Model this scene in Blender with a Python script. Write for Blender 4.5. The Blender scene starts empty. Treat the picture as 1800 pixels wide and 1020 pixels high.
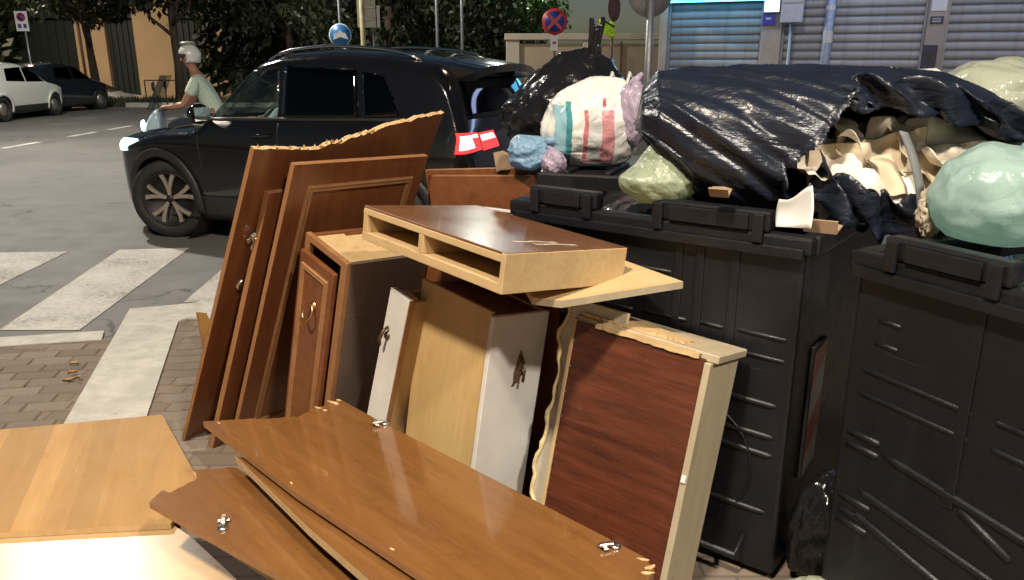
import bpy, bmesh, math, random
from mathutils import Vector, Matrix, noise

rng = random.Random(7)
PI = math.pi
R_ = math.radians
SC = bpy.context.scene
COL = SC.collection

# ------------------------------------------------------------------ camera
CAM_H, CAM_P, CAM_F = 1.56, R_(16.4), 1380.0          # metres, pitch down, focal length in photo pixels
cam_d = bpy.data.cameras.new('camera'); cam = bpy.data.objects.new('camera', cam_d); COL.objects.link(cam)
cam.location = (0, 0, CAM_H); cam.rotation_euler = (PI/2 - CAM_P, 0, 0)
cam_d.sensor_fit = 'HORIZONTAL'; cam_d.sensor_width = 36.0; cam_d.lens = 36.0*CAM_F/1800.0
cam_d.clip_start = 0.05; cam_d.clip_end = 600
SC.camera = cam
# ------------------------------------------------------------------ night sky
world = bpy.data.worlds.new('World'); SC.world = world; world.use_nodes = True
wn = world.node_tree; wn.nodes.clear()
sky = wn.nodes.new('ShaderNodeTexSky'); sky.sky_type = 'NISHITA'; sky.sun_disc = False
sky.sun_elevation = R_(18.0); sky.sun_rotation = R_(180); sky.altitude = 30
bg = wn.nodes.new('ShaderNodeBackground'); bg.inputs['Strength'].default_value = 0.012
wo = wn.nodes.new('ShaderNodeOutputWorld')
wn.links.new(sky.outputs[0], bg.inputs[0]); wn.links.new(bg.outputs[0], wo.inputs[0])
# ------------------------------------------------------------------ exposure
SC.view_settings.view_transform = 'Standard'; SC.view_settings.look = 'None'
SC.view_settings.exposure = 0.68; SC.view_settings.gamma = 1.0; SC.view_settings.use_curve_mapping = False
SC.cycles.use_denoising = True
SC.cycles.max_bounces = 8; SC.cycles.transparent_max_bounces = 12
SC.cycles.sample_clamp_indirect = 6.0
SC.cycles.caustics_reflective = False; SC.cycles.caustics_refractive = False

# the street lamps: (x, y, height, arm dx, dy, watts, colour, label)
LAMPS = [
    (-3.9, -1.9, 6.6, 2.1, 0.8, 560, (1.0, .86, .68), 'tall grey street lamp with warm light on the pavement by the crossing'),
    (4.6, -3.2, 5.8, -1.9, 0.8, 400, (1.0, .89, .75), 'tall grey street lamp with warm light in front of the shuttered shops'),
    (-11.4, 11.6, 8.3, 3.1, 1.3, 1100, (1.0, .93, .82), 'tall grey street lamp in the middle of the wide road'),
    (-22.6, 31.0, 7.0, 3.0, 1.2, 620, (1.0, .84, .64), 'tall grey street lamp beside the peach coloured building'),
    (-10.6, 38.0, 5.2, 1.0, .0, 260, (1.0, .96, .9), 'distant lit street lamp between the dark trees'),
    (1.2, 24.5, 6.5, -1.0, .0, 520, (.93, 1.0, .90), 'tall grey street lamp behind the beige boundary wall'),
]

# ================================================================== helpers
def ray(px, py):
    c, s = math.cos(CAM_P), math.sin(CAM_P); x = (px-900)/CAM_F; v = (510-py)/CAM_F
    return Vector((x, c+v*s, -s+v*c))
def at_z(px, py, z):
    r = ray(px, py); return Vector((0, 0, CAM_H)) + r*((z-CAM_H)/r.z)
def at_y(px, py, y):
    r = ray(px, py); return Vector((0, 0, CAM_H)) + r*(y/r.y)
def on_plane(px, py, o, n):
    r = ray(px, py); c = Vector((0, 0, CAM_H)); return c + r*((o-c).dot(n)/r.dot(n))
def rot3(yaw, tx, ty):
    return Matrix.Rotation(R_(yaw), 4, 'Z') @ Matrix.Rotation(R_(tx), 4, 'X') @ Matrix.Rotation(R_(ty), 4, 'Y')
def pose(o, yaw=0, tx=0, ty=0):
    return Matrix.Translation(Vector(o)) @ rot3(yaw, tx, ty)

def tag(o, label=None, cat=None, group=None, kind=None):
    if label: o['label'] = label
    if cat: o['category'] = cat
    if group: o['group'] = group
    if kind: o['kind'] = kind
    return o
def obj(name, me, mats=None, parent=None, matrix=None, smooth=False):
    o = bpy.data.objects.new(name, me); COL.objects.link(o)
    if mats is not None:
        for m in (mats if isinstance(mats, (list, tuple)) else [mats]):
            me.materials.append(m)
    if parent is not None: o.parent = parent
    if matrix is not None: o.matrix_local = matrix
    if smooth: me.polygons.foreach_set('use_smooth', [True]*len(me.polygons))
    return o
def empty(name, matrix=None, label=None, cat=None, group=None):
    o = bpy.data.objects.new(name, None); COL.objects.link(o); o.empty_display_size = .1
    if matrix is not None: o.matrix_local = matrix
    return tag(o, label, cat, group)
def mesh(name, verts, faces, mi=None):
    me = bpy.data.meshes.new(name); me.from_pydata([tuple(v) for v in verts], [], faces)
    if mi: me.polygons.foreach_set('material_index', mi)
    me.update(); return me
def bm_mesh(name, bm, recalc=True):
    if recalc: bmesh.ops.recalc_face_normals(bm, faces=bm.faces)
    me = bpy.data.meshes.new(name); bm.to_mesh(me); bm.free(); return me
def add_box(bm, x0, x1, y0, y1, z0, z1, mi=0):
    vs = [bm.verts.new((x, y, z)) for x in (x0, x1) for y in (y0, y1) for z in (z0, z1)]
    for f in ((0, 1, 3, 2), (4, 6, 7, 5), (0, 4, 5, 1), (2, 3, 7, 6), (0, 2, 6, 4), (1, 5, 7, 3)):
        fc = bm.faces.new([vs[i] for i in f]); fc.material_index = mi
def bev(bm, w, seg=2):
    bmesh.ops.bevel(bm, geom=list(bm.edges), offset=w, segments=seg, profile=.6, affect='EDGES')
def box(name, x0, x1, y0, y1, z0, z1, mat, parent=None, matrix=None, bevel=.0015, seg=1):
    bm = bmesh.new(); add_box(bm, x0, x1, y0, y1, z0, z1)
    b = min(bevel, .3*min(x1-x0, y1-y0, z1-z0))
    if b > 0: bev(bm, b, seg)
    return obj(name, bm_mesh(name, bm), mat, parent, matrix)
def tube_bm(bm, pts, rad, seg=10, cap=True):
    pts = [Vector(p) for p in pts]; n = len(pts); rings = []
    rads = rad if isinstance(rad, (list, tuple)) else [rad]*n
    up = None
    for i, p in enumerate(pts):
        d = (pts[min(i+1, n-1)] - pts[max(i-1, 0)]).normalized()
        if up is None: up = d.orthogonal().normalized()
        up = (up - d*up.dot(d)).normalized(); sd = d.cross(up)
        rings.append([bm.verts.new(p + (up*math.cos(a)+sd*math.sin(a))*rads[i]) for a in (2*PI*k/seg for k in range(seg))])
    for i in range(n-1):
        for k in range(seg):
            f = bm.faces.new((rings[i][k], rings[i][(k+1) % seg], rings[i+1][(k+1) % seg], rings[i+1][k])); f.smooth = True
    if cap:
        bm.faces.new(rings[0][::-1]); bm.faces.new(rings[-1])
def tube(name, pts, rad, mat, parent=None, matrix=None, seg=10):
    bm = bmesh.new(); tube_bm(bm, pts, rad, seg); return obj(name, bm_mesh(name, bm), mat, parent, matrix)
def lathe_me(name, prof, seg=32, axis='Z', pleat=None):
    vs, fs = [], []
    for j, (r, z) in enumerate(prof):
        for k in range(seg):
            a = 2*PI*k/seg; rr = max(r, 1e-4)
            vs.append((rr*math.cos(a), rr*math.sin(a), z) if axis == 'Z' else (rr*math.cos(a), z, rr*math.sin(a)))
    for j in range(len(prof)-1):
        for k in range(seg):
            fs.append((j*seg+k, j*seg+(k+1) % seg, (j+1)*seg+(k+1) % seg, (j+1)*seg+k))
    me = mesh(name, vs, fs); bm = bmesh.new(); bm.from_mesh(me); bmesh.ops.remove_doubles(bm, verts=bm.verts, dist=2e-4)
    bmesh.ops.recalc_face_normals(bm, faces=bm.faces); bm.to_mesh(me); bm.free(); return me
def lathe(name, prof, mat, parent=None, matrix=None, seg=32, axis='Z'):
    return obj(name, lathe_me(name, prof, seg, axis), mat, parent, matrix, smooth=True)
def prism(name, poly, z0, z1, mats, parent=None, matrix=None, edge_mi=None, cap_mi=(0, 0)):
    """poly in local x,y; z0..z1 thickness; edge_mi = material slot of each side face."""
    n = len(poly); vs = [(x, y, z0) for x, y in poly] + [(x, y, z1) for x, y in poly]
    fs = [tuple(range(n))[::-1], tuple(range(n, 2*n))]; mi = [cap_mi[0], cap_mi[1]]
    for i in range(n):
        j = (i+1) % n; fs.append((i, j, n+j, n+i)); mi.append(edge_mi[i] if edge_mi else (1 if isinstance(mats, (list, tuple)) and len(mats) > 1 else 0))
    me = mesh(name, vs, fs, mi); bm = bmesh.new(); bm.from_mesh(me); bmesh.ops.recalc_face_normals(bm, faces=bm.faces)
    bm.to_mesh(me); bm.free()
    return obj(name, me, mats, parent, matrix)
def copy_tree(o, parent=None):
    c = o.copy(); COL.objects.link(c); c.parent = parent
    for ch in list(o.children): copy_tree(ch, c)
    return c
def jag(p, q, n, amp, seed):
    """broken edge between 2D points p and q (both left out)"""
    r = random.Random(seed); d = (q[0]-p[0], q[1]-p[1]); L = math.hypot(*d); nx, ny = -d[1]/L, d[0]/L; out = []; w = 0
    for i in range(1, n):
        t = i/n + r.uniform(-.25, .25)/n; w = .55*w + r.uniform(-1, 1)*amp
        out.append((p[0]+d[0]*t+nx*w, p[1]+d[1]*t+ny*w))
    return out

# ================================================================== materials
def nt(name):
    m = bpy.data.materials.new(name); m.use_nodes = True; t = m.node_tree; t.nodes.clear()
    out = t.nodes.new('ShaderNodeOutputMaterial'); b = t.nodes.new('ShaderNodeBsdfPrincipled'); t.links.new(b.outputs[0], out.inputs[0])
    return m, t, b
def lk(t, a, b): t.links.new(a, b)
def coords(t, scale=(1, 1, 1), rotv=(0, 0, 0), src='Object'):
    tc = t.nodes.new('ShaderNodeTexCoord'); mp = t.nodes.new('ShaderNodeMapping'); mp.inputs['Scale'].default_value = scale
    mp.inputs['Rotation'].default_value = rotv
    lk(t, tc.outputs[src], mp.inputs[0]); return mp.outputs[0]
def nz(t, vec, scale, detail=4, rough=.55, dist=0.0):
    n = t.nodes.new('ShaderNodeTexNoise'); n.inputs['Scale'].default_value = scale; n.inputs['Detail'].default_value = detail
    n.inputs['Roughness'].default_value = rough; n.inputs['Distortion'].default_value = dist
    lk(t, vec, n.inputs['Vector']); return n.outputs[0]
def ramp(t, fac, stops):
    r = t.nodes.new('ShaderNodeValToRGB'); e = r.color_ramp.elements
    while len(e) < len(stops): e.new(.5)
    for k, (p, c) in enumerate(stops): e[k].position = p; e[k].color = (*c, 1) if len(c) == 3 else c
    lk(t, fac, r.inputs[0]); return r.outputs[0]
def mixc(t, fac, a, b, mode='MIX'):
    m = t.nodes.new('ShaderNodeMix'); m.data_type = 'RGBA'; m.blend_type = mode
    if isinstance(fac, (int, float)): m.inputs[0].default_value = fac
    else: lk(t, fac, m.inputs[0])
    for k, v in ((6, a), (7, b)):
        if isinstance(v, tuple): m.inputs[k].default_value = (*v[:3], 1)
        else: lk(t, v, m.inputs[k])
    return m.outputs[2]
def math_(t, op, a, b=None):
    m = t.nodes.new('ShaderNodeMath'); m.operation = op
    for k, v in ((0, a), (1, b)):
        if v is None: continue
        if isinstance(v, (int, float)): m.inputs[k].default_value = v
        else: lk(t, v, m.inputs[k])
    return m.outputs[0]
def bump(t, b, h, strength=.3, dist=.01):
    n = t.nodes.new('ShaderNodeBump'); n.inputs['Strength'].default_value = strength; n.inputs['Distance'].default_value = dist
    lk(t, h, n.inputs['Height']); lk(t, n.outputs[0], b.inputs['Normal'])
def S(b, **k):
    for n, v in k.items():
        n = n.replace('_', ' ')
        if n in b.inputs: b.inputs[n].default_value = v if not (isinstance(v, tuple) and len(v) == 3) else (*v, 1)

def plain(name, col, rough=.5, metal=0, var=.12, vs=14, bmp=0.0, bs=60, coat=0):
    m, t, b = nt(name); v = coords(t); f = nz(t, v, vs)
    lo = tuple(c*(1-var) for c in col); hi = tuple(min(1, c*(1+var)) for c in col)
    lk(t, ramp(t, f, [(.3, lo), (.7, hi)]), b.inputs['Base Color']); S(b, Roughness=rough, Metallic=metal, Coat_Weight=coat)
    r2 = nz(t, v, vs*2.3); rr = t.nodes.new('ShaderNodeMapRange'); rr.inputs[3].default_value = max(.03, rough-.08); rr.inputs[4].default_value = min(1, rough+.1)
    lk(t, r2, rr.inputs[0]); lk(t, rr.outputs[0], b.inputs['Roughness'])
    if bmp: bump(t, b, nz(t, v, bs), bmp, .004)
    return m
def wood(name, dark, light, stretch=(9, .8, 9), rough=.3, coat=.25, ring=0, dirt=.25, rv=.1, bmp=.04, spec=.5):
    """grain runs along the small component of stretch"""
    m, t, b = nt(name); v = coords(t, stretch)
    g = nz(t, v, 3.0, 6, .62, .6); fine = nz(t, coords(t, tuple(s*6 for s in stretch)), 3.0, 3, .6)
    f = math_(t, 'ADD', math_(t, 'MULTIPLY', g, .72), math_(t, 'MULTIPLY', fine, .28))
    c = ramp(t, f, [(.32, dark), (.5, tuple((a+d)/2 for a, d in zip(dark, light))), (.68, light)])
    big = nz(t, coords(t), 2.2, 3)
    if ring:
        sp = t.nodes.new('ShaderNodeSeparateXYZ'); lk(t, coords(t), sp.inputs[0]); wn_ = t.nodes.new('ShaderNodeTexWhiteNoise'); wn_.noise_dimensions = '1D'
        lk(t, math_(t, 'FLOOR', math_(t, 'DIVIDE', sp.outputs[0], ring)), wn_.inputs['W']); c = mixc(t, math_(t, 'MULTIPLY', wn_.outputs[0], .55), c, tuple(x*.62 for x in dark))
    c = mixc(t, ramp(t, big, [(.35, (0, 0, 0)), (.75, (dirt,)*3)]), c, tuple(x*.62 for x in dark))
    dust = nz(t, coords(t), 160, 2, .7)
    c = mixc(t, ramp(t, dust, [(.68, (0, 0, 0)), (.78, (.22,)*3)]), c, (.42, .36, .28))
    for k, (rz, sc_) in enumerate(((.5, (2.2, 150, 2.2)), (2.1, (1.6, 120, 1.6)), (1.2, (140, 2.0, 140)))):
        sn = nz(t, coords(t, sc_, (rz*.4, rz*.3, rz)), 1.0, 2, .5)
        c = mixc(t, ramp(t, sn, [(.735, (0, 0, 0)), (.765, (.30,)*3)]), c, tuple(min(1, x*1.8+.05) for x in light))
    sm = nz(t, coords(t), 11, 5, .7)
    c = mixc(t, ramp(t, sm, [(.58, (0, 0, 0)), (.72, (.30,)*3)]), c, tuple(x*.5 for x in dark))
    lk(t, c, b.inputs['Base Color'])
    rr = t.nodes.new('ShaderNodeMapRange'); rr.inputs[3].default_value = rough-rv*.6; rr.inputs[4].default_value = rough+rv
    lk(t, nz(t, coords(t), 6, 4), rr.inputs[0]); lk(t, rr.outputs[0], b.inputs['Roughness'])
    S(b, Coat_Weight=coat, Coat_Roughness=.07, Specular_IOR_Level=spec)
    bump(t, b, fine, bmp, .002)
    return m
M = {}
M['mahogany'] = wood('mahogany_laminate', (.125, .040, .015), (.205, .076, .028), rough=.33, coat=.12)
M['mahogany_gloss'] = wood('brown_gloss_laminate', (.158, .067, .020), (.228, .106, .034), (.8, 7, 9), rough=.13, rv=.05, bmp=.012, coat=1.0)
M['mahogany_top'] = wood('brown_varnished_top', (.14, .06, .027), (.22, .10, .047), (.9, 7, 9), rough=.2, coat=.5)
M['walnut_edge'] = wood('brown_edge_banding', (.235, .108, .045), (.33, .165, .072), rough=.45, coat=0)
M['beech'] = wood('beech_laminate', (.36, .19, .052), (.47, .27, .085), (5, .5, 5), rough=.55, coat=0, ring=.085, dirt=.12, spec=.18, bmp=.02)
M['beech_pale'] = wood('pale_beech_laminate', (.48, .31, .145), (.58, .40, .21), (.5, 5, 5), rough=.27, coat=.35, dirt=.12, bmp=.02)
M['pine'] = wood('raw_pine', (.45, .30, .14), (.57, .41, .22), (7, 7, .7), rough=.6, coat=0, dirt=.2)
M['pine_x'] = wood('raw_pine_rail', (.46, .31, .145), (.60, .44, .235), (.7, 8, 8), rough=.6, coat=0, dirt=.3)
M['ply'] = wood('plywood_face', (.47, .31, .125), (.58, .41, .19), (3, 3, .6), rough=.55, coat=0, dirt=.2)
M['cream_wood'] = wood('cream_painted_wood', (.36, .30, .20), (.48, .41, .29), (6, 6, .6), rough=.55, coat=0, dirt=.3)
M['red_wood'] = wood('dark_red_veneer', (.048, .012, .006), (.15, .043, .019), (.9, 4, 11), rough=.42, coat=.1, dirt=.3, bmp=.08)
M['smoke'] = wood('dark_grey_brown_laminate', (.10, .072, .056), (.14, .104, .082), (5, 5, .7), rough=.22, coat=.4, dirt=.1)
M['chip'] = plain('torn_chipboard', (.56, .37, .19), .85, var=.45, vs=90, bmp=.8, bs=140)
M['white_lam'] = plain('dirty_white_laminate', (.62, .61, .58), .38, var=.09, vs=7)
M['grey_lam'] = plain('grey_cream_board', (.46, .42, .33), .5, var=.15, vs=8)
M['foam'] = plain('cream_foam_edge', (.62, .50, .27), .8, var=.25, vs=30, bmp=.4)
M['steel'] = plain('zinc_steel', (.62, .60, .56), .28, 1, var=.2, vs=30)
M['brass'] = plain('worn_brass', (.62, .40, .20), .3, 1, var=.3, vs=40)
M['bronze'] = plain('dark_bronze', (.14, .10, .06), .42, .8, var=.3, vs=40)
M['hole'] = plain('torn_brown_fibre', (.10, .055, .028), .9, var=.4, vs=60, bmp=.5)
M['lamp_grey'] = plain('galvanised_pole', (.30, .31, .33), .45, .6, var=.15)
M['pole_brown'] = plain('rusty_brown_pole', (.15, .10, .07), .6, .3, var=.3)
M['pole_yellow'] = plain('faded_yellow_pole', (.42, .38, .22), .55, var=.2)
M['tyre'] = plain('tyre_rubber', (.018, .018, .018), .7, var=.3, bmp=.2)
M['trim'] = plain('black_trim_plastic', (.022, .022, .023), .5, var=.25, vs=60)
M['black_paint'] = plain('black_car_paint', (.007, .007, .008), .10, var=.1, coat=.7)
M['navy_paint'] = plain('dark_blue_car_paint', (.012, .016, .022), .14, var=.1, coat=1.0)
M['white_paint'] = plain('white_car_paint', (.66, .67, .62), .22, var=.04, coat=.8)
M['silver_paint'] = plain('silver_car_paint', (.5, .5, .5), .28, .5, var=.05, coat=.7)
M['alloy'] = plain('machined_alloy', (.50, .44, .39), .34, .85, var=.1)
M['rim_dark'] = plain('dark_wheel_recess', (.02, .019, .018), .5, .3, var=.2)
M['chrome'] = plain('chrome', (.75, .74, .72), .15, 1, var=.05)
M['skin'] = plain('skin', (.36, .175, .105), .5, var=.12, vs=25)
M['shirt'] = plain('pale_green_cotton', (.56, .64, .50), .85, var=.08, vs=30, bmp=.3, bs=90)
M['denim'] = plain('dark_denim', (.03, .04, .06), .85, var=.2, vs=60)
M['dark_cloth'] = plain('dark_cloth', (.02, .02, .022), .9, var=.2)
M['helmet'] = plain('white_helmet_shell', (.74, .74, .70), .2, var=.05, coat=.8)
M['helmet_grey'] = plain('grey_helmet_panel', (.22, .22, .21), .35, var=.1)
M['hair'] = plain('dark_brown_hair', (.025, .016, .01), .6, var=.3)
M['scooter_white'] = plain('white_scooter_fairing', (.52, .68, .82), .25, var=.05, coat=.6)
M['scooter_blue'] = plain('pale_blue_scooter_fairing', (.22, .40, .58), .25, var=.06, coat=.6)
M['seat'] = plain('black_seat_vinyl', (.015, .015, .015), .5, var=.2, bmp=.2)
M['binplastic'] = plain('black_bin_plastic', (.0052, .0058, .0085), .38, var=.5, vs=9, bmp=.25, bs=220)
def bin_mat():
    m, t, b = nt('scuffed_black_bin_plastic'); v = coords(t)
    c = ramp(t, nz(t, v, 7, 5), [(.3, (.0045, .005, .0075)), (.7, (.0085, .0092, .0125))])
    st = nz(t, coords(t, (16, 16, .9)), 1.0, 5, .65); c = mixc(t, ramp(t, st, [(.58, (0, 0, 0)), (.80, (.30,)*3)]), c, (.030, .031, .034))
    sn = nz(t, coords(t, (2.5, 2.5, 120), (.3, .25, .6)), 1.0, 2); c = mixc(t, ramp(t, sn, [(.72, (0, 0, 0)), (.745, (.4,)*3)]), c, (.07, .07, .07))
    du = nz(t, v, 24, 6, .75); c = mixc(t, ramp(t, du, [(.60, (0, 0, 0)), (.76, (.35,)*3)]), c, (.028, .028, .03))
    lk(t, c, b.inputs['Base Color']); rr = t.nodes.new('ShaderNodeMapRange'); rr.inputs[3].default_value = .26; rr.inputs[4].default_value = .6
    lk(t, du, rr.inputs[0]); lk(t, rr.outputs[0], b.inputs['Roughness']); bump(t, b, nz(t, v, 220), .25, .004); return m
M['binplastic'] = bin_mat()
M['asphalt_dark'] = plain('bin_wheel_black', (.03, .03, .03), .7)
M['cardboard'] = plain('brown_cardboard', (.27, .185, .115), .85, var=.12, vs=20)
M['paper'] = plain('white_paper', (.72, .72, .70), .7, var=.05)
M['cream_paper'] = plain('cream_crumpled_paper', (.60, .51, .39), .8, var=.2, vs=12, bmp=.3)
M['sticker_white'] = plain('white_sticker', (.66, .66, .66), .5, var=.06)
M['red_refl'] = plain('red_reflective_film', (.72, .02, .04), .35, var=.1)
M['white_refl'] = plain('white_reflective_film', (.80, .80, .77), .35, var=.1)
M['sign_white'] = plain('sign_white', (.70, .70, .69), .4, var=.05)
M['sign_blue'] = plain('sign_blue', (.02, .16, .42), .4, var=.06)
M['sign_red'] = plain('sign_red', (.50, .04, .05), .4, var=.06)
M['sign_navy'] = plain('sign_navy', (.02, .035, .22), .4, var=.06)
M['sign_back'] = plain('sign_back_grey', (.33, .34, .36), .45, .5, var=.1)
M['sign_maroon'] = plain('dull_maroon_sign_back', (.10, .05, .065), .6, var=.2)
M['sign_cream'] = plain('cream_sign_back', (.46, .45, .36), .55, var=.15)
M['hivis'] = plain('fluorescent_yellow_green', (.50, .80, .03), .6, var=.1)
M['teal'] = plain('teal_plastic', (.02, .30, .32), .4)
M['wall_beige'] = plain('beige_render', (.40, .325, .235), .9, var=.12, vs=1.3, bmp=.25, bs=40)
M['wall_pale'] = plain('pale_render', (.50, .45, .36), .9, var=.12, vs=1.6, bmp=.25, bs=40)
M['peach'] = plain('peach_render', (.52, .36, .205), .9, var=.1, vs=.8, bmp=.2, bs=30)
M['dark_gate'] = plain('dark_green_gate', (.014, .022, .018), .55, var=.3)
M['pilaster'] = plain('grey_beige_stone', (.36, .32, .285), .75, var=.14, vs=5, bmp=.2)
M['shop_dark'] = plain('dark_shop_fascia', (.06, .062, .07), .6, var=.2, vs=3)
M['bark'] = plain('bark', (.055, .04, .028), .95, var=.4, vs=16, bmp=.8, bs=30)
M['dry_leaf'] = plain('dry_leaf', (.40, .25, .12), .8, var=.25, vs=40)
M['notice'] = plain('notice_case_enamel', (.42, .45, .52), .4, var=.08)
M['intercom'] = plain('dark_blue_intercom', (.02, .028, .075), .35, var=.2)
M['blue_plate'] = plain('violet_blue_plate', (.06, .05, .40), .4, var=.1)
M['pipe'] = plain('blue_grey_pipe', (.34, .41, .52), .45, .2, var=.2)

def shutter_mat():
    m, t, b = nt('galvanised_shutter'); v = coords(t, (.6, 1, 6)); f = nz(t, v, 3, 5)
    c = ramp(t, f, [(.3, (.30, .315, .345)), (.7, (.40, .415, .445))]); g = nz(t, coords(t, (5, 1, .35), src='Object'), 2.0, 5, .65)
    oi = t.nodes.new('ShaderNodeObjectInfo'); c = mixc(t, math_(t, 'MULTIPLY', oi.outputs['Random'], .28), c, (.16, .165, .18))
    c = mixc(t, ramp(t, g, [(.5, (0, 0, 0)), (.72, (.5,)*3)]), c, (.13, .13, .14)); lk(t, c, b.inputs['Base Color']); S(b, Roughness=.5, Metallic=.3); return m
M['shutter'] = shutter_mat()
def emit(name, col, st):
    m = bpy.data.materials.new(name); m.use_nodes = True; t = m.node_tree; t.nodes.clear()
    e = t.nodes.new('ShaderNodeEmission'); e.inputs[0].default_value = (*col, 1); e.inputs[1].default_value = st
    o = t.nodes.new('ShaderNodeOutputMaterial'); t.links.new(e.outputs[0], o.inputs[0]); return m
M['lens_lit'] = emit('lit_lamp_lens', (1, .95, .86), 9)
M['sign_lit'] = emit('lit_cyan_sign', (.13, .60, 1.0), 3.2)
M['glow_blue'] = emit('added_blue_glow', (.50, .60, 1.0), 3.6)  # glow of the box added above the shutters
M['sign_lit_white'] = emit('lit_white_panel', (.72, .84, 1.0), 1.7)
M['head_lit'] = emit('lit_headlight', (.62, .86, 1.0), 5)
M['tail_lit'] = emit('lit_tail_light', (1.0, .04, .04), 1.6)
M['brake_lit'] = emit('lit_brake_light', (1.0, .22, .20), 5)
def glass(name, tint, gl=.05):
    m = bpy.data.materials.new(name); m.use_nodes = True; t = m.node_tree; t.nodes.clear()
    tr = t.nodes.new('ShaderNodeBsdfTransparent'); tr.inputs[0].default_value = (*tint, 1)
    g = t.nodes.new('ShaderNodeBsdfGlossy'); g.inputs['Roughness'].default_value = .03
    fr = t.nodes.new('ShaderNodeLayerWeight'); fr.inputs[0].default_value = .5
    mx = t.nodes.new('ShaderNodeMixShader'); o = t.nodes.new('ShaderNodeOutputMaterial')
    a = math_(t, 'ADD', math_(t, 'MULTIPLY', math_(t, 'POWER', fr.outputs[1], 4.0), .8), gl)
    lk(t, a, mx.inputs[0]); lk(t, tr.outputs[0], mx.inputs[1]); lk(t, g.outputs[0], mx.inputs[2]); lk(t, mx.outputs[0], o.inputs[0]); return m
M['glass'] = glass('clear_car_glass', (.92, .95, .93))
M['glass_dark'] = glass('tinted_car_glass', (.05, .05, .05))
M['screen'] = glass('scooter_screen', (.45, .48, .5))
def bagmat(name, col, rough=.22, trans=0.0, wr=1.0, ws=7, stretch=(1, 1, 1), rotv=(0, 0, 0), spec=.5):
    m, t, b = nt(name); v = coords(t, stretch, rotv)
    f = nz(t, v, 5, 3); lk(t, ramp(t, f, [(.3, tuple(c*.8 for c in col)), (.7, tuple(min(1, c*1.15) for c in col))]), b.inputs['Base Color'])
    S(b, Roughness=rough, Specular_IOR_Level=spec)
    if trans: S(b, Subsurface_Weight=0.0, Transmission_Weight=0.0)
    h = math_(t, 'ABSOLUTE', math_(t, 'SUBTRACT', nz(t, v, ws, 5, .5, 1.2), .5))
    h2 = math_(t, 'ABSOLUTE', math_(t, 'SUBTRACT', nz(t, v, ws*2.7, 4, .55, .8), .5))
    bump(t, b, math_(t, 'ADD', h, math_(t, 'MULTIPLY', h2, .45)), wr, .05)
    if trans:
        tl = t.nodes.new('ShaderNodeBsdfTranslucent'); tl.inputs[0].default_value = (*col, 1)
        mx = t.nodes.new('ShaderNodeMixShader'); mx.inputs[0].default_value = trans; out = [n for n in t.nodes if n.type == 'OUTPUT_MATERIAL'][0]
        lk(t, b.outputs[0], mx.inputs[1]); lk(t, tl.outputs[0], mx.inputs[2]); lk(t, mx.outputs[0], out.inputs[0])
    return m
M['bag_black'] = bagmat('black_bin_bag', (.010, .010, .012), .18, wr=.4, ws=3)
M['bag_torn'] = bagmat('black_sack_film', (.011, .0145, .026), .31, wr=.3, ws=2.6, stretch=(1.0, 2.0, 3.2), rotv=(0, R_(52), 0))
M['bag_green'] = bagmat('pale_green_bag', (.47, .54, .39), .22, .45, wr=.5, ws=5)
M['bag_pale'] = bagmat('pale_grey_green_bag', (.54, .58, .47), .22, .45, wr=.5, ws=4)
M['bag_mint'] = bagmat('mint_bag', (.55, .73, .69), .2, .55, wr=.45, ws=3.2)
M['bag_lilac'] = bagmat('lilac_bag', (.54, .45, .58), .25, .4, wr=.4)
M['bag_blue'] = bagmat('blue_bag', (.30, .48, .66), .25, .4, wr=.5)
M['bag_white'] = bagmat('white_bag', (.66, .66, .62), .3, .2, wr=.5)

def ground_mat():
    m, t, b = nt('asphalt'); v = coords(t)
    fine = nz(t, v, 140, 3, .7); big = nz(t, v, .45, 5, .6); mid = nz(t, v, 3.2, 5)
    c = ramp(t, fine, [(.25, (.075, .073, .068)), (.75, (.135, .131, .122))])
    c = mixc(t, ramp(t, big, [(.35, (0, 0, 0)), (.7, (.55,)*3)]), c, (.18, .172, .155))
    c = mixc(t, ramp(t, mid, [(.55, (0, 0, 0)), (.8, (.45,)*3)]), c, (.075, .072, .066))
    vo = t.nodes.new('ShaderNodeTexVoronoi'); vo.feature = 'DISTANCE_TO_EDGE'; vo.inputs['Scale'].default_value = .42
    wv = t.nodes.new('ShaderNodeVectorMath'); wv.operation = 'ADD'; lk(t, v, wv.inputs[0]); nv = t.nodes.new('ShaderNodeTexNoise'); nv.inputs['Scale'].default_value = 2.6; nv.inputs['Detail'].default_value = 6; lk(t, v, nv.inputs['Vector']); lk(t, nv.outputs[1], wv.inputs[1]); lk(t, wv.outputs[0], vo.inputs['Vector'])
    crk = math_(t, 'MULTIPLY', ramp(t, vo.outputs[0], [(.004, (1, 1, 1)), (.012, (0, 0, 0))]), ramp(t, nz(t, v, .6, 3), [(.48, (0, 0, 0)), (.58, (.8,)*3)]))
    c = mixc(t, crk, c, (.028, .026, .024))
    gum = nz(t, v, 9, 1); c = mixc(t, ramp(t, gum, [(.76, (0, 0, 0)), (.78, (.6,)*3)]), c, (.035, .033, .03))
    lk(t, c, b.inputs['Base Color']); S(b, Roughness=.72); rr = t.nodes.new('ShaderNodeMapRange'); rr.inputs[3].default_value = .5; rr.inputs[4].default_value = .85
    lk(t, mid, rr.inputs[0]); lk(t, rr.outputs[0], b.inputs['Roughness']); bump(t, b, fine, .5, .006); return m
M['asphalt'] = ground_mat()
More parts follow.
